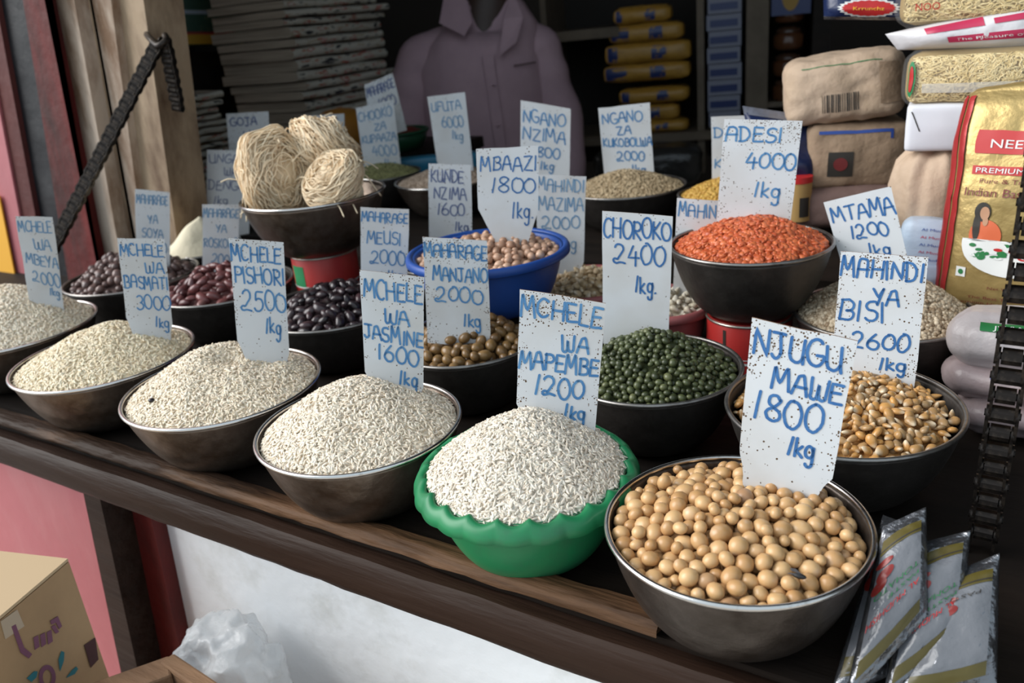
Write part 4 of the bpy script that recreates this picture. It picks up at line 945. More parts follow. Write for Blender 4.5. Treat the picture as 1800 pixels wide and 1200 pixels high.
obj('printed_plait', *oval(lambda u, v: b.front(u+.07, v, .0015), -.70, -.20, .04, .12), M_dprint, t)
obj('printed_face', *oval(lambda u, v: b.front(u+.07, v, .0018), -.625, -.075, .05, .058), M_skinp, t)
obj('printed_neck', *oval(lambda u, v: b.front(u+.07, v, .0017), -.61, -.145, .03, .04), M_skinp, t)
obj('printed_dish', *oval(lambda u, v: b.front(u+.07, v if v < -.305 else -.305-(v+.305)*.12, .0021), -.30, -.33, .54, .30, 40, 6), M_wprint, t)
for i in range(26):
    a = random.uniform(-.72, .05); vv = random.uniform(-.48, -.335)*1.0
    if ((a+.30)/.5)**2+((vv+.33)/.24)**2 < .9: obj('printed_food', *oval(lambda u, v: b.front(u+.07, v, .0027), a, vv, random.uniform(.03, .07), random.uniform(.012, .03), 10, 1), random.choice([M_greenp, M_greenp, M_redp, M_wprint]), t)
obj('mark_square', *patch(lambda u, v: b.front(u+.07, v, .0012), -.86, -.75, -.66, -.57, 2, 2), M_wprint, t); obj('mark_dot', *oval(lambda u, v: b.front(u+.07, v, .0018), -.805, -.615, .03, .025, 14, 1), M_greenp, t)
print_text('Net Wt. 1 kg', f15, -.50, -.08, -.755, .026, M_maroon, t)
print_text('The Best Traditional', f15, -.70, .02, -.85, .026, M_maroon, t)
print_text('Premium High Quality', f15, -.84, -.02, -.90, .026, M_maroon, t)

# white carton-like packet behind it, and the clear packets above
def softpack(name, label, cat, px, py, D, wpx, hpx, hd, m, yaw=0, lean=0, roll=0, group=None, n=14, **kw):
    k = pxsize(px, py, D); F = frame_at(px, py, D, yaw, lean, roll); s = Soft(F, wpx/2*k, hpx/2*k, hd, **kw)
    t = thing(name, label, cat, F[0]-F[2]*hpx/2*k, group); obj('pack_body', *s.mesh(n), m, t); return t, s
t, s = softpack('paper_packet', 'white folded paper packet left of the gold rice bag', 'packet', 1672, 218, 1.10, 140, 78, .03, M_paperw, r=.003, bulge=.002, crump=.0006)
obj('fold_line', *patch(lambda u, v: s.front(u-.25*v, v, .0005), -.72, -.69, -.1, .75, 1, 8), M_dprint, t)
M_vermi = grain_mat('vermicelli', (.58, .42, .16), (.86, .70, .38), .5)
M_vermi2 = mat('vermicelli_mass', (.34, .23, .08), .6)
def strands_in(s, parent, n, seed, band=(-1, 1)):
    r = np.random.default_rng(seed); mb = MB()
    for i in range(n):
        a = r.uniform(0, 2*PI); u, v = r.uniform(-.9, .9), r.uniform(band[0]*.85, band[1]*.85); P = []
        for q in range(9):
            P.append(s.pt(max(-.97, min(.97, u)), max(-.93, min(.93, v)), 1.0)-s.en*r.uniform(-.0012, .0006)); a += r.normal(0, .7); u += .05*math.cos(a); v += .09*math.sin(a)
        mb.add(*tube(P, .0009, 4, False))
    o = mb.obj('noodles', M_vermi, parent); o['kind'] = 'stuff'; return o
def clearpack(label, px, py, D, wpx, hpx, hd, seed, **kw):
    k = pxsize(px, py, D); F = frame_at(px, py, D, **kw); t = thing('noodle_packet', label, 'packet', F[0]-F[2]*hpx/2*k)
    inn = Soft(F, wpx/2*k*.96, hpx/2*k*.92, hd*.92, r=.012, bulge=.006, crump=.001, seed=seed); obj('noodle_block', *inn.mesh(10), M_vermi2, t); strands_in(inn, t, 420, seed)
    s = Soft(F, wpx/2*k, hpx/2*k, hd, r=.014, bulge=.009, crump=.0016, seed=seed+1); obj('film', *s.mesh(14), M_clear, t)
    return t, s
t, s = clearpack('clear packet of fine yellow noodles above the white paper packet', 1712, 131, 1.10, 212, 96, .035, 5, yaw=-4)
obj('label_oval', *oval(lambda u, v: s.front(u, v, .001), -.88, .05, .075, .62), M_gprint, t); obj('label_heart', *oval(lambda u, v: s.front(u, v, .0018), -.88, .05, .045, .45), M_redp, t)
obj('seal_band', *patch(lambda u, v: s.front(u, v, .0008), -.7, .82, -.45, -.12, 10, 3), mat('frosted_film', (.75, .75, .72), .3, alpha=.45), t)
P = [atd(1578, 88, 1.09), atd(1556, 60, 1.09), atd(1905, -22, 1.10), atd(1905, 84, 1.10)]
s0 = Pillow(P, CAM-P[0], .030, .06, .0035, 26, 4, .5); t = thing('plastic_packet', 'white plastic packet with pink print lying on the noodle packet', 'packet', (P[0]+P[3])/2); obj('pack_body', *s0.mesh(30), M_wplastic, t)
class s: front = staticmethod(lambda u, v, e: s0.front(v*.86, -u*.97-.0, e))
obj('pink_panel', *patch(lambda u, v: s.front(u, v, .0008), -.62, .0, .28, .82, 8, 4), M_magenta, t)
obj('pink_panel', *patch(lambda u, v: s.front(u, v, .0008), .1, .95, .30, .62, 8, 3), M_magenta, t)
obj('pink_ribbon', *patch(lambda u, v: s.front(u, v, .0008), -.42, .82, -.62, -.18, 8, 4), M_magenta, t)
print_text('The Pleasure of Emami', lambda u, v: s.front(u, v, .0014), -.34, .74, -.50, .18, M_wprint, t)
t, s = clearpack('topmost clear packet of noodles with red lettering at the right edge', 1728, -8, 1.10, 262, 86, .035, 9, yaw=-3)
print_text('NOO', lambda u, v: s.front(u, v, .0012), -.76, -.46, -.35, .3, M_redp, t)
# dark blue packet with red oval, hanging its torn end to the left
k = pxsize(1530, 5, 1.12); P = [atd(1446, -45, 1.12), atd(1612, -50, 1.13), atd(1604, 36, 1.10), atd(1448, 34, 1.10)]
n = CAM-P[0]; s = Pillow(P, n, .018, .04, .002, 30, 3); t = thing('plastic_packet', 'dark blue packet with a red oval label at the top right', 'packet', (P[2]+P[3])/2); obj('pack_body', *s.mesh(), M_navy, t)
obj('oval_edge', *oval(lambda u, v: s.front(u, v, .001), .0, -.48, .66, .40, 44, 3, .06), M_wprint, t); obj('oval', *oval(lambda u, v: s.front(u, v, .002), .0, -.48, .58, .33, 44, 3, .05), M_redp, t)
print_text('Krrunchz', lambda u, v: s.front(u, v, .003), -.34, .34, -.56, .16, M_yellowp, t)
obj('torn_edge', *patch(lambda u, v: s.front(u, v, .0012), -1, 1, -1, -.86, 10, 2), M_silver, t)

# brown paper flour packets
t, s = softpack('flour_packet', 'brown paper flour packet with a bar code, topmost of the two', 'packet', 1479, 152, 1.24, 184, 104, .055, M_kraft, yaw=6, lean=2, roll=4, r=.016, bulge=.006, crump=.004, freq=26, seed=6, n=22)
for i in range(17): obj('bar', *patch(lambda u, v: s.front(u, v, .0008), -.42+.038*i, -.42+.038*i+random.choice([.012, .018, .026]), -.66, -.10, 1, 4), M_dprint, t)
obj('green_line', *patch(lambda u, v: s.front(u, v, .0008), -.75, .62, .80, .835, 10, 1), M_gprint, t)
obj('folded_flap', *patch(lambda u, v: s.front(u, v, .0012+.003*(u-.5)), .56, .97, -.55, .72, 4, 6), M_kraft2, t)
t, s = softpack('flour_packet', 'brown paper flour packet with a blue border under the bar coded one', 'packet', 1497, 264, 1.26, 160, 108, .055, M_kraft2, yaw=10, roll=-1, r=.010, bulge=.005, crump=.002, seed=8, n=20)
obj('blue_border', *patch(lambda u, v: s.front(u, v, .0008), -.82, .62, .74, .84, 8, 1), M_bluep, t); obj('blue_border', *patch(lambda u, v: s.front(u, v, .0009), .56, .62, .55, .84, 1, 3), M_bluep, t)
obj('logo_square', *patch(lambda u, v: s.front(u, v, .0008), -.62, -.12, -.55, .20, 4, 4), M_dprint, t); obj('logo_ring', *oval(lambda u, v: s.front(u, v, .0014), -.37, -.17, .14, .20, 24, 1), M_maroon, t)
softpack('flour_packet', 'dull pink packet lying under the blue bordered flour packet', 'packet', 1482, 352, 1.25, 190, 64, .055, mat('dull_pink_paper', (.17, .105, .09), .8, bump=(30, .4)), yaw=8, r=.012, bulge=.004, crump=.002, seed=9)
# round brown paper bag, gathered at the top
c = atd(1634, 398, 1.13); k = pxsize(1634, 398, 1.13); t = thing('paper_bag', 'round gathered brown paper bag left of the gold rice bag', 'bag', c)
def gather(th, r, z, i): q = (z/(145*k)); f = 1+(.035*math.sin(9*th+1)+.025*math.sin(15*th))*(.3+1.2*q); return r*f, z+.004*math.sin(5*th)*q
obj('bag_body', *lathe([(.0001, 0), (52*k, .0), (64*k, 14*k), (70*k, 45*k), (70*k, 82*k), (62*k, 112*k), (44*k, 132*k), (22*k, 140*k), (8*k, 146*k), (.0001, 141*k)], c, 96, gather), M_kraft, t)
# pale blue packets
t, s = softpack('plastic_packet', 'pale blue packet with pink writing left of the gold bag, upper one', 'packet', 1650, 432, 1.07, 120, 88, .025, M_lightblue, yaw=0, lean=10, roll=-4, r=.008, crump=.002, seed=10)
for i in range(5): print_text('Al Mudhish', lambda u, v: s.front(u, v, .0008), -.5, .3, .6-.28*i, .10, M_magenta if i % 2 else M_bluep, t)
softpack('plastic_packet', 'pale blue packet left of the gold bag, lower one', 'packet', 1640, 492, 1.05, 118, 44, .03, M_lightblue, lean=10, r=.008, crump=.002, seed=11)
# navy bag and yellow tin behind the lentils
k = pxsize(1380, 250, 1.22); P = [atd(1305, 186, 1.22), atd(1452, 208, 1.25), atd(1428, 322, 1.20), atd(1330, 318, 1.19)]
s = Pillow(P, CAM-P[0], .02, .10, .003, 26, 12); t = thing('plastic_bag', 'navy plastic bag with a grey open top behind the card ADESI', 'bag', (P[2]+P[3])/2); obj('bag_body', *s.mesh(), M_navy, t)
obj('open_top', *patch(lambda u, v: s.front(u, v, .0012), -1, 1, .78, 1, 12, 3), mat('grey_film', (.16, .17, .21), .25, bump=(40, .6)), t)
c = atd(1402, 385, 1.2); k = pxsize(1402, 385, 1.2); t = thing('food_tin', 'small yellow tin with a red lid right of the card ADESI', 'tin', c)
obj('tin_body', *lathe([(.0001, 0), (22*k, 0), (22*k, 66*k), (.0001, 66*k)], c, 40), mat('tan_label', (.42, .26, .09), .5), t, auto=35); obj('lid', *lathe([(.0001, 66*k), (23*k, 66*k), (23*k, 76*k), (.0001, 77*k)], c, 40), M_redp, t, auto=35)
a = face_angle(c); V = [(c[0]+22.4*k*math.cos(q), c[1]+22.4*k*math.sin(q), c[2]+z*k) for q in np.linspace(a+.1, a+.9, 8) for z in (8, 42)]; obj('label_patch', V, [(2*i, 2*i+2, 2*i+3, 2*i+1) for i in range(7)], M_dprint, t)

# three plump plastic flour bags in a stack at the right edge
for i, (py, hp, x0, lab, yw) in enumerate([(722, 60, 1705, 'lowest pinkish flour bag of the stack behind the right chain', 5), (667, 72, 1685, 'middle flour bag of the stack, with NET in blue', -4), (597, 92, 1690, 'topmost white flour bag of the stack, with a green band', 2)]):
    D = .90-.01*i; w = 2*(1800-x0); px = x0+w/2
    t, s = softpack('flour_bag', lab, 'bag', px, py, D, w, hp, .045, M_pplastic if i < 2 else mat('whitish_plastic', (.46, .41, .41), .35, bump=(30, .4)), yaw=yw, lean=14, r=.02, bulge=.010, crump=.003, freq=24, seed=20+i, group='plastic flour bags at the right')
    if i == 2:
        obj('green_band', *patch(lambda u, v: s.front(u, v, .001), -.62, .9, .46, .92, 10, 3), M_greenp, t)
        print_text('JWW', lambda u, v: s.front(u, v, .0018), -.45, .0, .56, .22, M_wprint, t)
    if i == 1: print_text('NET', lambda u, v: s.front(u, v, .0012), -.35, -.05, .25, .22, M_bluep, t)
t = thing('wooden_block', 'dark wooden block carrying the packets at the right', 'block', (.25, 1.15, SHELF)); obj('block_body', *bevel_box((.285, 1.16, .835), (.31, 0, 0), (0, .20, 0), (0, 0, .034)), M_darkwood, t)

# tomato paste sachets fanned out beside the bean bowl
def sachet(label, TL, TR, BR, BL, z0, lean, seed, words, th=.008):
    mid = ((BL[0]+BR[0])/2, (BL[1]+BR[1])/2); A = atz(*mid, SHELF+z0); h = CAM-A; h[2] = 0; h /= np.linalg.norm(h)
    n = h*math.cos(math.radians(lean))+np.array([0, 0, math.sin(math.radians(lean))]); P = [onplane(*q, A, n) for q in (TL, TR, BR, BL)]
    s = Pillow(P, n, th, .07, .0014, 70, seed, .6); t = thing('tomato_paste_sachet', label, 'sachet', A, 'tomato paste sachets beside the bean bowl')
    obj('film', *s.mesh(30), M_silver, t); g = lambda e: (lambda u, v: s.front(u, v, e))
    obj('white_panel', *patch(g(.0004), -.80, .78, -.80, .80, 12, 20), M_sachet, t)
    obj('olive_end', *patch(lambda u, v: s.front(u, v-.06*u*u, .0007), -.80, .78, .62, .82, 12, 6), M_olive, t)
    obj('olive_end', *patch(lambda u, v: s.front(u, v+.06*u*u, .0007), -.80, .78, -.82, -.62, 12, 6), M_olive, t)
    obj('dark_line', *patch(lambda u, v: s.front(u, v-.06*u*u, .0010), -.80, .78, .66, .68, 12, 1), M_dprint, t)
    for (u, v, a, b_) in ((-.55, .46, .32, .05), (-.45, .30, .30, .085), (-.60, .18, .26, .08)): obj('printed_tomato', *oval(g(.0009), u, v, a, b_, 18, 2), mat('tomato_print', (.22, .018, .014), .35), t)
    for (w_, u0, u1, v, hv, m) in words: print_text(w_, g(.0012), u0, u1, v, hv, m, t, flip=True)
    return t
WD = [('TOMATO', -.70, .72, .10, .085, M_greenp), ('PASTE', -.2, .72, -.06, .06, M_greenp), ('AL MUDHISH', -.78, .74, -.20, .09, M_redp)]
sachet('tomato paste sachet farthest right of the four', (1668, 1008), (1757, 972), (1752, 1210), (1560, 1245), .012, 46, 4, [('PASTE', -.60, .45, .50, .06, M_dprint)])
sachet('tomato paste sachet second from the right', (1612, 955), (1706, 932), (1690, 1120), (1545, 1250), .020, 46, 3, WD)
sachet('tomato paste sachet standing tallest beside the bean bowl', (1552, 925), (1628, 891), (1632, 1080), (1480, 1250), .028, 46, 2, WD)
sachet('tomato paste sachet nearest the bean bowl with a crumpled silver end', (1552, 905), (1606, 925), (1558, 1190), (1455, 1235), .002, 52, 1, [('E', -.1, .25, .58, .05, M_greenp)], .010)

# ------------------------------------------------------------------ chains that hold the shelf up
M_chain = mat('oily_chain', (.022, .018, .016), .42, .75, noise=(120, (.09, .07, .055), .45, .7))
def link_mesh(solid=False):
    mb = MB(); p = .0150; w = .0088
    for sx in (-1, 1):
        x = sx*w; out = []
        for a in np.linspace(90, 270, 9): out.append((-p/2+.0058*math.cos(math.radians(a)), .0058*math.sin(math.radians(a))))
        out.append((0, -.0040))
        for a in np.linspace(-90, 90, 9): out.append((p/2+.0058*math.cos(math.radians(a)), .0058*math.sin(math.radians(a))))
        out.append((0, .0040))
        mb.add(*prism([(x-.0011, q[1], q[0]) for q in out], np.array([.0022, 0, 0])))
    mb.add(*tube([(-w-.002, 0, p/2), (w+.002, 0, p/2)], .0026, 8)); mb.add(*tube([(-w+.002, 0, p/2), (w-.002, 0, p/2)], .0058, 10))
    if solid: mb.add(*tube([(-w+.002, 0, 0), (w-.002, 0, 0)], .0056, 10))
    return mb
LS = link_mesh(True); LINK2 = mesh_data('link', LS.V, LS.F, M_chain, True, auto=35)
LM = link_mesh(); LINK = mesh_data('link', LM.V, LM.F, M_chain, True, auto=35)
def chain(label, pts, face, name='chain', me=LINK):
    """roller chain laid along a polyline; face = direction the flat side looks"""
    t = thing(name, label, 'chain', pts[0]); P = np.asarray(pts, float); sg = np.linalg.norm(np.diff(P, axis=0), axis=1); cum = np.concatenate([[0], np.cumsum(sg)]); n = int(cum[-1]/.0150)
    first = None
    for i in range(n):
        s = .0075+.0150*i; j = min(np.searchsorted(cum, s)-1, len(sg)-1); q = P[j]+(P[j+1]-P[j])*(s-cum[j])/sg[j]; z = (P[j+1]-P[j])/sg[j]
        y = np.asarray(face, float); y = y-z*np.dot(y, z); y /= np.linalg.norm(y); x = np.cross(y, z); f = 1.0 if i % 2 else .86
        o = bpy.data.objects.new('link', me) if first is None else first.copy()
        if first is None: first = o
        COL.objects.link(o); o.parent = t
        o.matrix_local = Matrix([[x[a]*f, y[a], z[a], q[a]-pts[0][a]] for a in range(3)]+[[0, 0, 0, 1]])
    return t
A0 = atz(1724, 962, SHELF+.004); A1 = atd(1797, 520, .60); d = (A1-A0)/np.linalg.norm(A1-A0)
chain('oily roller chain rising from the right end of the shelf', [A0, A1, A1+d*.55], CAM-A0)
H = aty(277, 78, .862); L0 = aty(105, 412, .70); e = (L0-H); L1 = L0+e*((SHELF-L0[2])/e[2])*.94
chain('oily roller chain slanting from the pillar hook to the left of the shelf', [L1, H], np.array([.5, -1, .3]), me=LINK2)
chain('short loose chain end hanging from the pillar hook', [aty(290, 72, .868), aty(300, 120, .872), aty(316, 205, .884)], np.array([.3, -1, 0]), me=LINK2)
t = thing('hook', 'dark iron hook on the pillar carrying the chain', 'hook', aty(262, 68, .885)); obj('hook_body', *tube(smooth_line([aty(258, 60, .905), aty(262, 66, .868), aty(278, 80, .850), aty(292, 70, .860), aty(290, 62, .868)]), .005, 8), M_chain, t)

# ------------------------------------------------------------------ back of the shop
BENCH = .93
t = thing('back_bench', 'dark wooden bench behind the display, under the newspapers', 'bench', (-1.35, 1.62, STREET))
obj('bench_top', *bevel_box((-1.62, 1.60, BENCH-.015), (.44, 0, 0), (0, .14, 0), (0, 0, .014), .003), M_darkwood, t)
obj('bench_front', *bevel_box((-1.62, 1.475, BENCH-.19), (.43, 0, 0), (0, .012, 0), (0, 0, .159), .003), M_darkwood, t)
for sx in (-2.02, -1.21):
    for sy in (1.51, 1.71): obj('leg', *bevel_box((sx, sy, (STREET+BENCH-.03)/2), (.025, 0, 0), (0, .025, 0), (0, 0, (BENCH-.03-STREET)/2), .003), M_darkwood, t)

# folded newspapers: leaf edges on one side, printed folds on the other
def news_mat(name, fold):
    m = bpy.data.materials.new(name); m.use_nodes = True; N, L = nt(m); b = N['Principled BSDF']; b.inputs['Roughness'].default_value = .85
    tc = N.new('ShaderNodeTexCoord'); oi = N.new('ShaderNodeObjectInfo'); mp = N.new('ShaderNodeMapping'); L.new(tc.outputs['Object'], mp.inputs[0])
    cmb = N.new('ShaderNodeCombineXYZ'); mu = N.new('ShaderNodeMath'); mu.operation = 'MULTIPLY'; mu.inputs[1].default_value = 90; L.new(oi.outputs['Random'], mu.inputs[0]); L.new(mu.outputs[0], cmb.inputs[0]); L.new(cmb.outputs[0], mp.inputs['Location'])
    x = N.new('ShaderNodeMix'); x.data_type = 'RGBA'; tn = N.new('ShaderNodeTexNoise')
    if fold:
        mp.inputs['Scale'].default_value = (14, 14, 60); tn.inputs['Scale'].default_value = 1.6; tn.inputs['Detail'].default_value = 2
        cr = N.new('ShaderNodeValToRGB'); cr.color_ramp.interpolation = 'CONSTANT'; e = cr.color_ramp.elements
        e[0].color = (.03, .03, .035, 1); e[1].position = .36; e[1].color = (.50, .47, .40, 1)
        for p, c_ in ((.56, (.40, .34, .25)), (.62, (.42, .03, .03)), (.66, (.55, .52, .46)), (.74, (.03, .05, .12)), (.78, (.45, .42, .3))): q = e.new(p); q.color = (*c_, 1)
        L.new(mp.outputs[0], tn.inputs['Vector']); L.new(tn.outputs[0], cr.inputs[0]); L.new(cr.outputs[0], b.inputs['Base Color'])
    else:
        mp.inputs['Scale'].default_value = (3, 3, 150); tn.inputs['Scale'].default_value = 2; tn.inputs['Detail'].default_value = 3
        L.new(mp.outputs[0], tn.inputs['Vector']); L.new(tn.outputs[0], x.inputs[0]); x.inputs[6].default_value = (.07, .055, .04, 1); x.inputs[7].default_value = (.70, .58, .45, 1); L.new(x.outputs[2], b.inputs['Base Color'])
    return m
M_leaf = news_mat('news_leaves', False); M_fold = news_mat('news_fold', True)
M_newsbrown = mat('brown_envelope', (.28, .17, .08), .8)
def newspaper(c, ex, ey, a, b_, h, label, group, seed, leafm=None):
    """ex along the leaf-edge side, ey along the fold side; the near corner at c"""
    r = np.random.default_rng(seed); V = []; F = []; fm = []; ex = np.asarray(ex); ey = np.asarray(ey); z = np.array([0, 0, 1.]); n = 14
    # section across ex: rounded at the fold (outer side towards -ex)
    sec = [(0.0 - .5*h*math.cos(q)+.5*h, .5*h+.5*h*math.sin(q)) for q in np.linspace(-PI/2, PI/2, 7)]
    ph = r.uniform(0, 6); am = r.uniform(.0006, .0016)
    for i in range(n+1):
        s = b_*i/n; w = am*math.sin(3*s/b_*PI+ph)
        for (p, q) in sec+[(a*.5, h+am), (a, h), (a, 0), (a*.5, -am*.3)]: V.append(np.asarray(c)+ex*p+ey*s+z*(q+w))
    m = len(sec)+4
    for i in range(n):
        for k in range(m): F.append((i*m+k, i*m+(k+1) % m, (i+1)*m+(k+1) % m, (i+1)*m+k)); fm.append(1 if k < 6 else 0)
    F += [tuple(range(m))[::-1], tuple(n*m+k for k in range(m))]; fm += [0, 0]
    o = obj('newspaper', V, F, [leafm or M_leaf, M_fold], None, True, fm, auto=50)
    return tag(o, label, 'newspaper', group)
def stack(px, py, D, base, n, la, lb, ang, lab, grp, seed0, h0=.0115):
    r = np.random.default_rng(seed0); A = atd(px, py, D); A[2] = base; z = base
    vd_ = CAM-A; vd_[2] = 0; vd_ /= np.linalg.norm(vd_); side = np.array([-vd_[1], vd_[0], 0])      # side points right as seen
    ca, sa = math.cos(math.radians(ang)), math.sin(math.radians(ang))
    back_left = -side*ca-vd_*sa; back_right = side*sa*1.0-vd_*ca
    for i in range(n):
        h = h0*r.uniform(.75, 1.3); j = A+back_left*r.normal(0, .006)+back_right*r.normal(0, .006); j[2] = z
        tt = r.normal(0, .03); e1 = back_left*math.cos(tt)+back_right*math.sin(tt); e2 = -back_left*math.sin(tt)+back_right*math.cos(tt)
        newspaper(j, e1, e2, la*r.uniform(.94, 1.04), lb*r.uniform(.93, 1.05), h, lab, grp, seed0*50+i, M_newsbrown if n > 16 and i in (n-7, n-8, n-6) else None); z += h+.0035
    return z
stack(538, 205, 2.2, BENCH+.001, 24, .25, .39, 42, 'folded newspaper in the tall stack beside the mauve shirt', 'tall stack of folded newspapers', 3, .020)
stack(352, 330, 1.92, RISER+.001, 17, .20, .10, 60, 'folded newspaper in the low stack behind the pillar', 'low stack of newspapers at the left', 4, .0105)
# green and yellow carton behind the pillar
k = pxsize(350, 30, 2.72); F = frame_at(352, 14, 2.72, yaw=14, lean=0, roll=-5); s = Soft(F, 56*k, 62*k, .07, r=.004, bulge=.002, crump=.0005)
t = thing('printed_carton', 'green carton with a yellow band at the upper left of the newspapers', 'carton', F[0]-F[2]*62*k); obj('carton_body', *s.mesh(10), mat('green_carton', (.02, .10, .065), .5, noise=(26, (.12, .18, .10), .58, .66)), t)
obj('yellow_band', *patch(lambda u, v: s.front(u, v, .001), -1, 1, -.98, -.72, 6, 1), M_yellowp, t); obj('red_line', *patch(lambda u, v: s.front(u, v, .001), -1, 1, -.72, -.66, 6, 1), M_redp, t)
for q in (-.2, .35): obj('pale_print', *patch(lambda u, v: s.front(u, v, .001), -.8, .3, q, q+.10, 4, 1), M_lightblue, t)
k = pxsize(352, 150, 2.75); F = frame_at(352, 176, 2.75, yaw=14, roll=-4); s = Soft(F, 75*k, 80*k, .10, r=.004, bulge=0, crump=0)
t = thing('dark_cabinet', 'dark cabinet below the green carton', 'cabinet', F[0]-F[2]*80*k); obj('cabinet_body', *s.mesh(4), M_darkwood, t)

# tubs between the newspapers and the cards
def tub(label, px, py, D, rpx, h, m, lip=True, flare=.8):
    c = atd(px, py, D); k = pxsize(px, py, D); R = rpx*k; t = thing('plastic_tub', label, 'tub', c-np.array([0, 0, h]))
    obj('tub_body', *lathe([(.0001, -h), (R*flare, -h), (R*(flare+.6*(1-flare)), -h*.5), (R, 0), (R-.003, 0), (R*(flare+.6*(1-flare))-.003, -h*.5), (R*flare-.003, -h+.003), (.0001, -h+.003)], c, 48), m, t)
    if lip: obj('rim', *lathe([(R+.004*math.cos(a), .004*math.sin(a)) for a in np.linspace(0, 2*PI, 9)[:-1]], c, 64, close=True), m, t)
    return t, c, R
M_orange = mat('orange_plastic', (.42, .17, .02), .5)
t, c, R = tub('green plastic tub of dark red peppers behind the card CHOOKO ZA KUPAAZA', 690, 232, 2.03, 62, float(atd(690, 232, 2.03)[2]-BENCH-.001), mat('dark_green_plastic', (.012, .075, .035), .45))
f = heap_fn(c, R*.93, .012, p=1.5, bumps=.006); V, F = dome(c, R*.93, f); tag(obj('dried_peppers', V, F, mat('dark_red_peppers', (.10, .015, .012), .6, noise=(60, (.22, .03, .02), .4, .7))), 'dark red dried peppers in the green tub', 'peppers', kind='stuff')
k = pxsize(585, 218, 2.05)*.80; c = atd(604, 242, 2.05); c[2] = BENCH+.001; t = thing('orange_sack', 'rounded orange plastic sack at the foot of the newspapers', 'sack', c)
obj('sack_body', *lathe([(.0001, 0), (64*k, 0), (76*k, 30*k), (73*k, 62*k), (58*k, 84*k), (26*k, 96*k), (.0001, 100*k)], c, 48, lambda th, r, z, i: (r*(1+.03*math.sin(5*th)), z)), M_orange, t)
M_cyan = mat('cyan_plastic', (.015, .17, .29), .4)
k = pxsize(760, 292, 1.83); F = frame_at(748, 304, 1.83, yaw=-6); s = Soft(F, 100*k, 30*k, .02, r=.008, bulge=0, crump=0)
t = thing('plastic_crate', 'blue plastic crate behind the card UFUTA', 'crate', F[0]-F[2]*30*k); obj('crate_body', *s.mesh(8), M_cyan, t); obj('dark_band', *patch(lambda u, v: s.front(u, v, .001), -.98, -.1, -.9, .4, 6, 2), mat('teal_plastic', (.01, .085, .13), .45), t)

# ------------------------------------------------------------------ the shopkeeper: only the shirt and the shaded neck are in the frame
def skinned(name, pts, edges, radii, m, parent, root=0, sub=2):
    me = bpy.data.meshes.new(name); org = world_org(parent) if parent is not None else np.zeros(3)
    me.from_pydata([tuple(np.asarray(p)-org) for p in pts], edges, []); o = bpy.data.objects.new(name+'_t', me); COL.objects.link(o)
    md = o.modifiers.new('s', 'SKIN'); md.use_smooth_shade = True
    for i, r in enumerate(radii): me.skin_vertices[0].data[i].radius = r if hasattr(r, '__len__') else (r, r); me.skin_vertices[0].data[i].use_root = (i == root)
    sb = o.modifiers.new('d', 'SUBSURF'); sb.levels = sub; sb.render_levels = sub
    bpy.context.view_layer.update(); ev = o.evaluated_get(bpy.context.evaluated_depsgraph_get()); m2 = bpy.data.meshes.new_from_object(ev)
    bpy.data.objects.remove(o); m2.materials.clear(); m2.materials.append(m); q = bpy.data.objects.new(name, m2); link(q, parent); return q
DP = 2.42; pc = atd(852, 130, DP); kp = pxsize(852, 130, DP)
hd = CAM-pc; hd[2] = 0; hd /= np.linalg.norm(hd); sr = np.array([-hd[1], hd[0], 0]); zz = np.array([0, 0, 1.])
def bp_(x, z, d=0): return pc+(sr*x+zz*z+hd*d)*1.06       # right of centre, up, towards the street (metres)
person = thing('person', 'person in a mauve collared shirt sitting behind the bowls, face above the frame', 'person', bp_(0, -.55))
M_skin = mat('dark_skin', (.045, .022, .014), .5, noise=(20, (.035, .017, .011), .4, .7))
M_shirt = mat('mauve_cotton', (.46, .31, .35), .85, noise=(5, (.37, .245, .28), .4, .7), bump=(9, .55))
body = [bp_(.02, -.42), bp_(.02, -.20), bp_(.015, .02), bp_(.02, .12), bp_(.03, .20, .015), bp_(.035, .27, .03), bp_(.035, .36, .03), bp_(.035, .43, .02),
        bp_(-.14, .06), bp_(-.205, -.10, .02), bp_(-.21, -.46, .05), bp_(-.20, -.54, .07), bp_(.13, .06), bp_(.175, -.12, .02), bp_(.18, -.46, .05), bp_(.18, -.54, .07),
        bp_(-.06, -.46, .05), bp_(.10, -.47, .11), bp_(.14, -.685, .11), bp_(.10, -.46, -.02), bp_(.36, -.46, -.05), bp_(.40, -.685, -.06)]
ed = [(0, 1), (1, 2), (2, 3), (3, 4), (4, 5), (5, 6), (6, 7), (3, 8), (8, 9), (9, 10), (10, 11), (3, 12), (12, 13), (13, 14), (14, 15), (0, 16), (16, 17), (17, 18), (0, 19), (19, 20), (20, 21)]
rd_ = [.12, .11, .10, .070, .050, .070, .090, .055, .045, .043, .034, .028, .055, .043, .034, .028, .075, .06, .045, .075, .06, .045]
skinned('body', body, ed, rd_, M_skin, person)
st = thing('stool', 'low dark stool under the person', 'stool', (bp_(.05, 0)[0], bp_(.05, 0)[1], STREET)); sz_ = bp_(0, -.56)[2]
obj('stool_seat', *bevel_box((bp_(.05, 0)[0], bp_(.05, 0)[1], sz_-.012), sr*.17, hd*.13, zz*.012, .004), M_darkwood, st)
for q in (-.13, .13):
    for e in (-.09, .09): pq = bp_(.05, 0)+sr*q+hd*e; obj('leg', *bevel_box((pq[0], pq[1], (STREET+sz_-.024)/2), (.014, 0, 0), (0, .014, 0), (0, 0, (sz_-.024-STREET)/2), .003), M_darkwood, st)
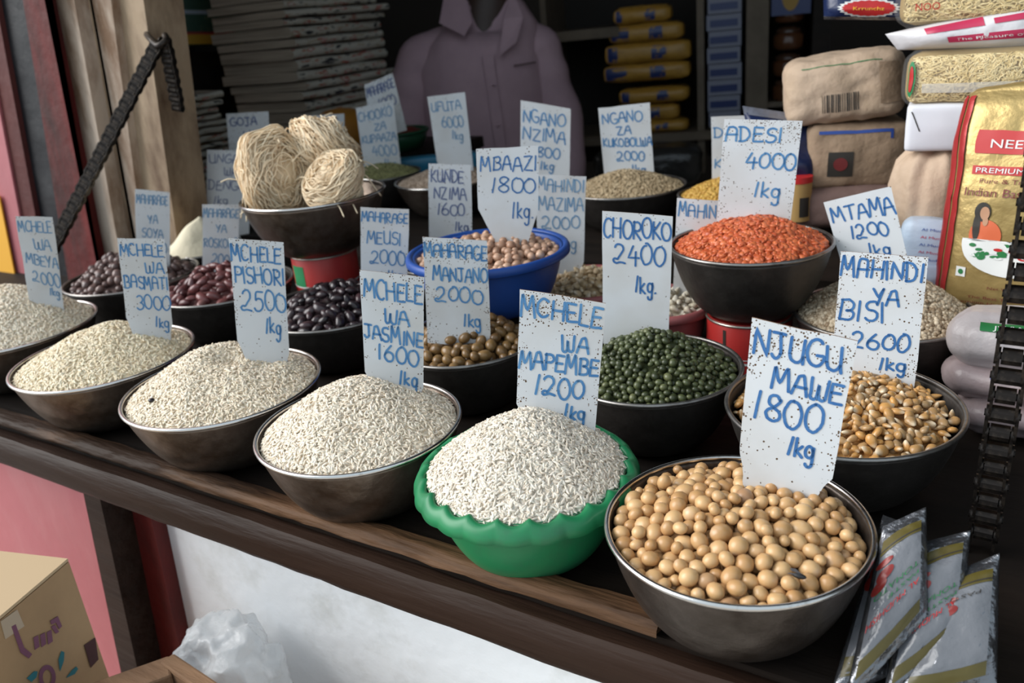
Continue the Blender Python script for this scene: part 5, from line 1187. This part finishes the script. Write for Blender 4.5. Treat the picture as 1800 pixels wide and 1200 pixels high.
# shirt: torso shell with shoulders, then sleeves, collar leaves, placket, buttons
mb = MB(); ringz = [(-.46, .172, .125, -.01), (-.30, .172, .125, -.01), (-.14, .174, .13, -.01), (-.02, .176, .13, -.01), (.06, .17, .12, -.006), (.105, .152, .105, .004), (.14, .13, .09, .02), (.165, .092, .078, .026), (.185, .070, .068, .03)]
n = 56; V = []
for (z, a, b_, ox) in ringz:
    for j in range(n):
        th = 2*PI*j/n; w = 1+.012*math.sin(7*th+z*22)+.010*math.sin(13*th-z*31)
        dip = -.055*max(0, math.sin(th))**6*(z > .13)                   # open neck dips in front
        V.append(bp_(ox+a*w*math.cos(th), z+dip-.05*(math.cos(th)**2)*(z > .04)*(z < .15)*.6, .005+b_*w*math.sin(th)))
F = [(i*n+j, i*n+(j+1) % n, (i+1)*n+(j+1) % n, (i+1)*n+j) for i in range(len(ringz)-1) for j in range(n)]
obj('shirt', V, F, M_shirt, person)
for sx, el, wr in ((-1, (-.225, -.14, .03), (-.215, -.34, .05)), (1, (.190, -.16, .03), (.180, -.34, .05))):
    P = smooth_line([bp_(sx*.07+.01, .085), bp_(sx*(.165 if sx < 0 else .125)+.012, .045), bp_(sx*(.205 if sx < 0 else .145)+.012, -.03, .01), bp_(*el), bp_(*wr)], 7); rr = np.interp(np.linspace(0, 1, len(P)), [0, .2, .5, 1], [.048, .070, .068, .058])
    rr = rr*(1+.05*np.sin(np.linspace(0, 30, len(P)))); obj('sleeve', *tube(P, rr, 20), M_shirt, person)
def leafp(pts, nm):
    c_ = np.mean(pts, 0); obj(nm, *prism([np.asarray(p) for p in pts], hd*.006), M_shirt, person, smooth=False)
leafp([bp_(-.030, .205, .052), bp_(-.082, .195, .045), bp_(-.098, .135, .108), bp_(-.040, .100, .136), bp_(-.018, .130, .118)], 'collar_leaf')
leafp([bp_(.088, .195, .045), bp_(.108, .13, .100), bp_(.085, .075, .138), bp_(.038, .045, .142), bp_(.060, .13, .11)], 'collar_leaf')
obj('placket', *patch(lambda u, v: bp_(.012+.013*u+.01*(1-v), -.17+.235*v*.95, .143-.006*v*v), -1, 1, -1, 1, 2, 12), M_shirt, person)
for q in (-.02, -.12, -.22): obj('button', *lathe([(.0001, 0), (.005, 0), (.005, .002), (.0001, .002)], bp_(.02, q, .144), 12), M_shirt, person)
obj('pocket_edge', *tube([bp_(.075, .02, .124), bp_(.13, .022, .105)], .002, 6), mat('dark_seam', (.10, .06, .065), .8), person)
M_hair = mat('black_hair', (.01, .008, .007), .8)
V, F = blob(.094, .098, .085, 16, 10); obj('hair', [bp_(.035+p[1]*.95, .40+p[2]*.9, .01+p[0]) for p in V], F, M_hair, person)
for sx in (-1, 1):
    V, F = blob(.011, .014, .010, 8, 6); obj('eye', [bp_(.035+sx*.032+p[1], .345+p[2], .108+p[0]*.7) for p in V], F, mat('eye_white', (.5, .48, .45), .3), person)
    V, F = blob(.012, .014, .030, 8, 6); obj('ear', [bp_(.035+sx*.086+p[0], .335+p[2], .02+p[1]) for p in V], F, M_skin, person)
V, F = blob(.022, .018, .026, 8, 6); obj('nose', [bp_(.035+p[1], .315+p[2], .118+p[0]) for p in V], F, M_skin, person)
V, F = blob(.010, .030, .010, 8, 6); obj('mouth', [bp_(.035+p[1], .268+p[2], .105+p[0]) for p in V], F, mat('lips', (.07, .025, .022), .5), person)

# ------------------------------------------------------------------ dim shelving at the back
DS = 2.75; kS = pxsize(1150, 100, DS); F0 = frame_at(1180, 100, DS, yaw=-4)
A_, ex_, ey_, en_ = F0
def sp(px, py, d=0.0): return A_+ex_*(px-1180)*kS-ey_*(py-100)*kS*1.03+en_*d
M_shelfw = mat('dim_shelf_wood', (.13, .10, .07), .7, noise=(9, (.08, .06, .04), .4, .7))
t = thing('shelf_unit', 'dim wooden shelving at the back of the shop', 'shelf', sp(1180, 300))
def sbox(nm, x0, x1, y0, y1, d0, d1, m, parent): return obj(nm, *box_vf(sp((x0+x1)/2, (y0+y1)/2, (d0+d1)/2), ex_*(x1-x0)/2*kS, ey_*(y1-y0)/2*kS*1.03, en_*(d1-d0)/2), m, parent, smooth=False)
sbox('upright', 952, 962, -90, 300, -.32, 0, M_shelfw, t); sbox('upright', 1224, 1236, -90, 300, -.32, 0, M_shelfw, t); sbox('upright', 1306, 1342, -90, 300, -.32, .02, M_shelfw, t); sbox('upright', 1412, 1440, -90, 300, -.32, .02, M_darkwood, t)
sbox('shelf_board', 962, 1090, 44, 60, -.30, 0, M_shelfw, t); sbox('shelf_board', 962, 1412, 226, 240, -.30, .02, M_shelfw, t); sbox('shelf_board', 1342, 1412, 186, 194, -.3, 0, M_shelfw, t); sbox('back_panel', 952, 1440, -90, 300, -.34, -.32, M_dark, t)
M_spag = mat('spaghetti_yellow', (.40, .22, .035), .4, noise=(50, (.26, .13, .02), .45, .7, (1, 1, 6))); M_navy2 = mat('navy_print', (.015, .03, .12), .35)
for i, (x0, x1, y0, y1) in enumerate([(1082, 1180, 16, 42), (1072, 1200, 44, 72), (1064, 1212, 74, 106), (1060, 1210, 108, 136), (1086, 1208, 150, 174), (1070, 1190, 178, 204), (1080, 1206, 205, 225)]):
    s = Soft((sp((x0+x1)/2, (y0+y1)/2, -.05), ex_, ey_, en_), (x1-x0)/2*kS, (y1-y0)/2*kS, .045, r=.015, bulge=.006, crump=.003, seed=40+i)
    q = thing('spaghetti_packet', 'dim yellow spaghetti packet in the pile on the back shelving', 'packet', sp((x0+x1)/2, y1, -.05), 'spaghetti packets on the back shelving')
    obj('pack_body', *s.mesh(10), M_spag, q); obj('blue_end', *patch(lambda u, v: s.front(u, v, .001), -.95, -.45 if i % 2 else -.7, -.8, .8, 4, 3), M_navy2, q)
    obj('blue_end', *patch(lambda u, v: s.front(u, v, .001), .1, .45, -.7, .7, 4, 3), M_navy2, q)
for i in range(8):
    y0 = 14+26*i; bx = thing('small_box', 'small white and blue box in the dim stack on the back shelving', 'box', sp(1270, y0+25, -.05), 'stack of blue and white boxes')
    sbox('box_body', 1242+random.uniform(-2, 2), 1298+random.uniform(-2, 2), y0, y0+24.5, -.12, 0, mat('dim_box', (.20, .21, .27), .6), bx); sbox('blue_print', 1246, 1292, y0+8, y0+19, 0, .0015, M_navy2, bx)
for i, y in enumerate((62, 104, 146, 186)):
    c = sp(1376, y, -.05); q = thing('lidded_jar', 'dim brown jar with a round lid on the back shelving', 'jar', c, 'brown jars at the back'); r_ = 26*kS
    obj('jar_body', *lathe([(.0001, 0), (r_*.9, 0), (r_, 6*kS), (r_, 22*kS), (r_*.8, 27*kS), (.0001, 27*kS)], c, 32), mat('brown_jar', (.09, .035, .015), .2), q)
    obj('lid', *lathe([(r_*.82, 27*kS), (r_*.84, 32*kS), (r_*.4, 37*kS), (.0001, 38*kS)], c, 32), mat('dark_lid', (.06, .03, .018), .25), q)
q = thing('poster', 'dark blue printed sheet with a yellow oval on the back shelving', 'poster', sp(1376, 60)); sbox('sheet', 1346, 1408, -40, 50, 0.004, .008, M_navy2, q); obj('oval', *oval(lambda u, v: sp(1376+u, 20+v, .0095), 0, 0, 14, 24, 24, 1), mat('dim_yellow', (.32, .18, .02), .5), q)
# lump of dark wrapped packets under the spaghetti
q = thing('wrapped_bundle', 'dark plastic wrapped bundle on the back shelving', 'bundle', sp(1130, 300, .1)); s = Soft((sp(1140, 268, .12), ex_, ey_, en_), 90*kS, 30*kS, .07, r=.03, bulge=.01, crump=.006, seed=70); obj('bundle_body', *s.mesh(14), mat('dark_wrap', (.03, .028, .026), .25, bump=(30, .5)), q)

# ------------------------------------------------------------------ below the shelf on the left: carton, crate, plastic bag
M_card = mat('carton_board', (.46, .29, .15), .8, noise=(8, (.38, .235, .12), .45, .75)); M_cardin = mat('carton_tape', (.40, .27, .15), .35)
Yb = .335
tr = aty(121, 987, Yb); w_ = .34; dpt = np.array([-.17, -.40, 0])
t = thing('carton', 'brown cardboard carton with purple print standing before the pink panel', 'carton', (tr[0]-.10, tr[1]-.15, STREET))
# box with its near-right edge at tr: right side faces the viewer's right, front faces the street
vx = aty(121, 987, Yb)-aty(0, 905, Yb+.055); vx[2] = 0; e1 = vx/np.linalg.norm(vx)            # along the top's right-hand edge
H_ = tr[2]-STREET
c1 = tr.copy(); u_ = np.array([.30, -.95, 0]); u_ /= np.linalg.norm(u_); v_ = np.array([-.95, -.30, 0])
P = [c1, c1+u_*.30, c1+u_*.30+v_*.26, c1+v_*.26]
obj('carton_body', *prism([p for p in P], np.array([0, 0, -H_])), M_card, t, smooth=False)
FN = np.cross(u_, [0, 0, 1.]); FN /= np.linalg.norm(FN)
if np.dot(FN, CAM-c1) < 0: FN = -FN
def onface(x, y, e=.0008): return onplane(x, y, c1, FN)+FN*e
def zpx(x, y): return (x/2.4, 700+y/2.4)
def facepoly(nm, pts, m, e=.0008):
    return obj(nm, *prism([onface(*zpx(*p), e) for p in pts], FN*.0004), m, t, smooth=False)
M_purple = mat('purple_print', (.20, .07, .12), .7); M_teal = mat('teal_print', (.02, .17, .20), .7)
facepoly('printed_bracket', [(45, 962), (62, 952), (98, 1050), (132, 1078), (118, 1096), (84, 1072)], M_purple)
for x in (138, 166, 194): facepoly('printed_letter', [(x, 1008-.4*(x-138)), (x+19, 998-.4*(x-138)), (x+25, 1046-.4*(x-138)), (x+6, 1060-.4*(x-138))], M_purple)
facepoly('printed_letter', [(208, 938), (240, 918), (258, 960), (246, 972), (232, 944), (214, 954)], M_purple)
facepoly('printed_letter', [(212, 962), (228, 954), (246, 984), (232, 992)], M_purple)
def ring_poly(cx, cy, rx, ry, wd, nm, m):
    V = []; n = 28
    for i in range(n):
        a = 2*PI*i/n; V += [onface(*zpx(cx+rx*math.cos(a), cy+ry*math.sin(a)), .001), onface(*zpx(cx+(rx-wd)*math.cos(a), cy+(ry-wd*1.2)*math.sin(a)), .001)]
    obj(nm, V, [(2*i, 2*i+1, (2*i+3) % (2*n), (2*i+2) % (2*n)) for i in range(n)], m, t, smooth=False)
ring_poly(196, 1175, 36, 52, 17, 'printed_ring', M_purple)
for pts in ([(250, 1150), (244, 1100), (256, 1064), (268, 1070), (266, 1105)], [(276, 1178), (300, 1146), (318, 1130), (326, 1140), (312, 1162)], [(110, 1180), (140, 1150), (155, 1150), (150, 1175), (130, 1195)]): facepoly('printed_drop', pts, M_teal)
facepoly('printed_square', [(352, 1040), (398, 1008), (412, 1100), (380, 1135)], mat('maroon_block', (.06, .012, .014), .7))
facepoly('packing_tape', [(0, 940), (70, 890), (100, 960), (20, 1015)], mat('tape', (.50, .38, .26), .3), .0005)
obj('top_flap', *prism([c1+np.array([0, 0, .001]), c1+u_*.30+np.array([0, 0, .001]), c1+u_*.30+v_*.125+np.array([0, 0, .004]), c1+v_*.125+np.array([0, 0, .004])], np.array([0, 0, .003])), mat('lit_flap_board', (.58, .42, .25), .8), t, smooth=False)  # paler than the carton sides: light falling on the top is in the colour

# wooden crate in front of the white wall
M_crate = mat('weathered_crate', (.30, .165, .085), .8, noise=(12, (.16, .085, .045), .42, .72, (.25, 1, 1)), bump=(40, .7, (.2, 1, 1)))
K = aty(305, 1146, .345); t = thing('wooden_crate', 'weathered wooden crate before the white wall, its corner in the frame', 'crate', (K[0]+.12, K[1]-.10, STREET))
d1 = aty(538, 1200, .325)-K; d1[2] = 0; d1 /= np.linalg.norm(d1); d2 = np.array([-.55, -.83, 0])
up_ = np.array([0, 0, 1.])
def crate_board(a, d, ln, zt, hh, th, inward):
    c_ = np.asarray(a)+d*ln/2+inward*th/2; c_ = np.array([c_[0], c_[1], zt-hh/2]); return obj('slat', *bevel_box(c_, d*ln/2, inward*th/2, up_*hh/2, .0025), M_crate, t, smooth=False)
i1 = np.array([d1[1], -d1[0], 0]); i2 = np.array([-d2[1], d2[0], 0]); i2 = i2 if np.dot(i2, d1) > 0 else -i2
hC = K[2]-STREET
for q in range(3):
    z_ = K[2]-q*(hC-.01)/3
    crate_board(K, d1, .105, z_, (hC-.01)/3-.012, .016, i1); crate_board(K+d1*.112, d1, .16, z_-.004, (hC-.01)/3-.012, .016, i1)
    crate_board(K+d2*.004, d2, .14, z_-.001, (hC-.01)/3-.012, .030, i2)
    crate_board(K+d1*.25, d2, .14, z_, (hC-.01)/3-.012, .018, -d1); crate_board(K+d2*.14, d1, .26, z_, (hC-.01)/3-.012, .016, -d2)
obj('corner_post', *bevel_box(K+d1*.045+d2*.045-up_*(hC/2+.01), d1*.018, d2*.018, up_*(hC/2-.012), .003), M_crate, t, smooth=False)
# thin white plastic bag between the crate and the wall
c = aty(402, 1172, .415); k = pxsize(402, 1172, float(np.linalg.norm(c-CAM)))
t = thing('plastic_bag', 'crumpled translucent white plastic bag behind the wooden crate', 'bag', (c[0], c[1], STREET))
s = Soft((np.array([c[0], c[1], (STREET+c[2]+.045)/2]), d1, up_, -i1 if i1[1] > 0 else i1), 88*k, (c[2]+.045-STREET)/2, .042, r=.038, bulge=.008, crump=.016, freq=26, seed=81)
obj('bag_body', *s.mesh(34), mat('thin_white_film', (.88, .90, .92), .2, alpha=.55, bump=(50, .6)), t)

# ------------------------------------------------------------------ strays: a fly and a few odd grains
def on_heap(k, px, py, up=0.0):
    p = atz(px, py, C[k][0][2])
    for _ in range(8): p = atz(px, py, float(HF[k](p[0], p[1]))+up)
    return p
p = on_heap('njugu', 1405, 1012, .004); t = thing('fly', 'small dark fly sitting on the cream beans near the front right rim', 'fly', p)
V, F = blob(.0042, .0018, .0017, 8, 6); obj('fly_body', [p+np.array(v) for v in V], F, mat('fly_black', (.015, .014, .014), .3), t)
for sg in (-1, 1): obj('wing', *prism([p+np.array(q) for q in ((.001, sg*.0005, .0014), (-.003, sg*.0030, .0020), (-.0062, sg*.0028, .0016), (-.005, sg*.0010, .0014))], np.array([0, 0, .0002])), mat('fly_wing', (.10, .10, .11), .2, alpha=.6), t, smooth=False)
for k, px, py, m, lab, nm in (('pishori', 266, 703, M_bk, 'dark seed lying on the pearl rice', 'dark_seed'), ('choroko', 1272, 618, M_len, 'stray orange lentil near the right rim of the mung beans', 'stray_lentil'), ('corn', 1296, 664, M_len, 'stray orange lentil at the left rim of the popcorn bowl', 'stray_lentil')):
    p = on_heap(k, px, py, .002); V, F = blob(.0036, .0032, .0020, 8, 6); tag(obj(nm, [p+np.array(v) for v in V], F, m), lab, 'seed' if 'dark' in nm else 'lentil')
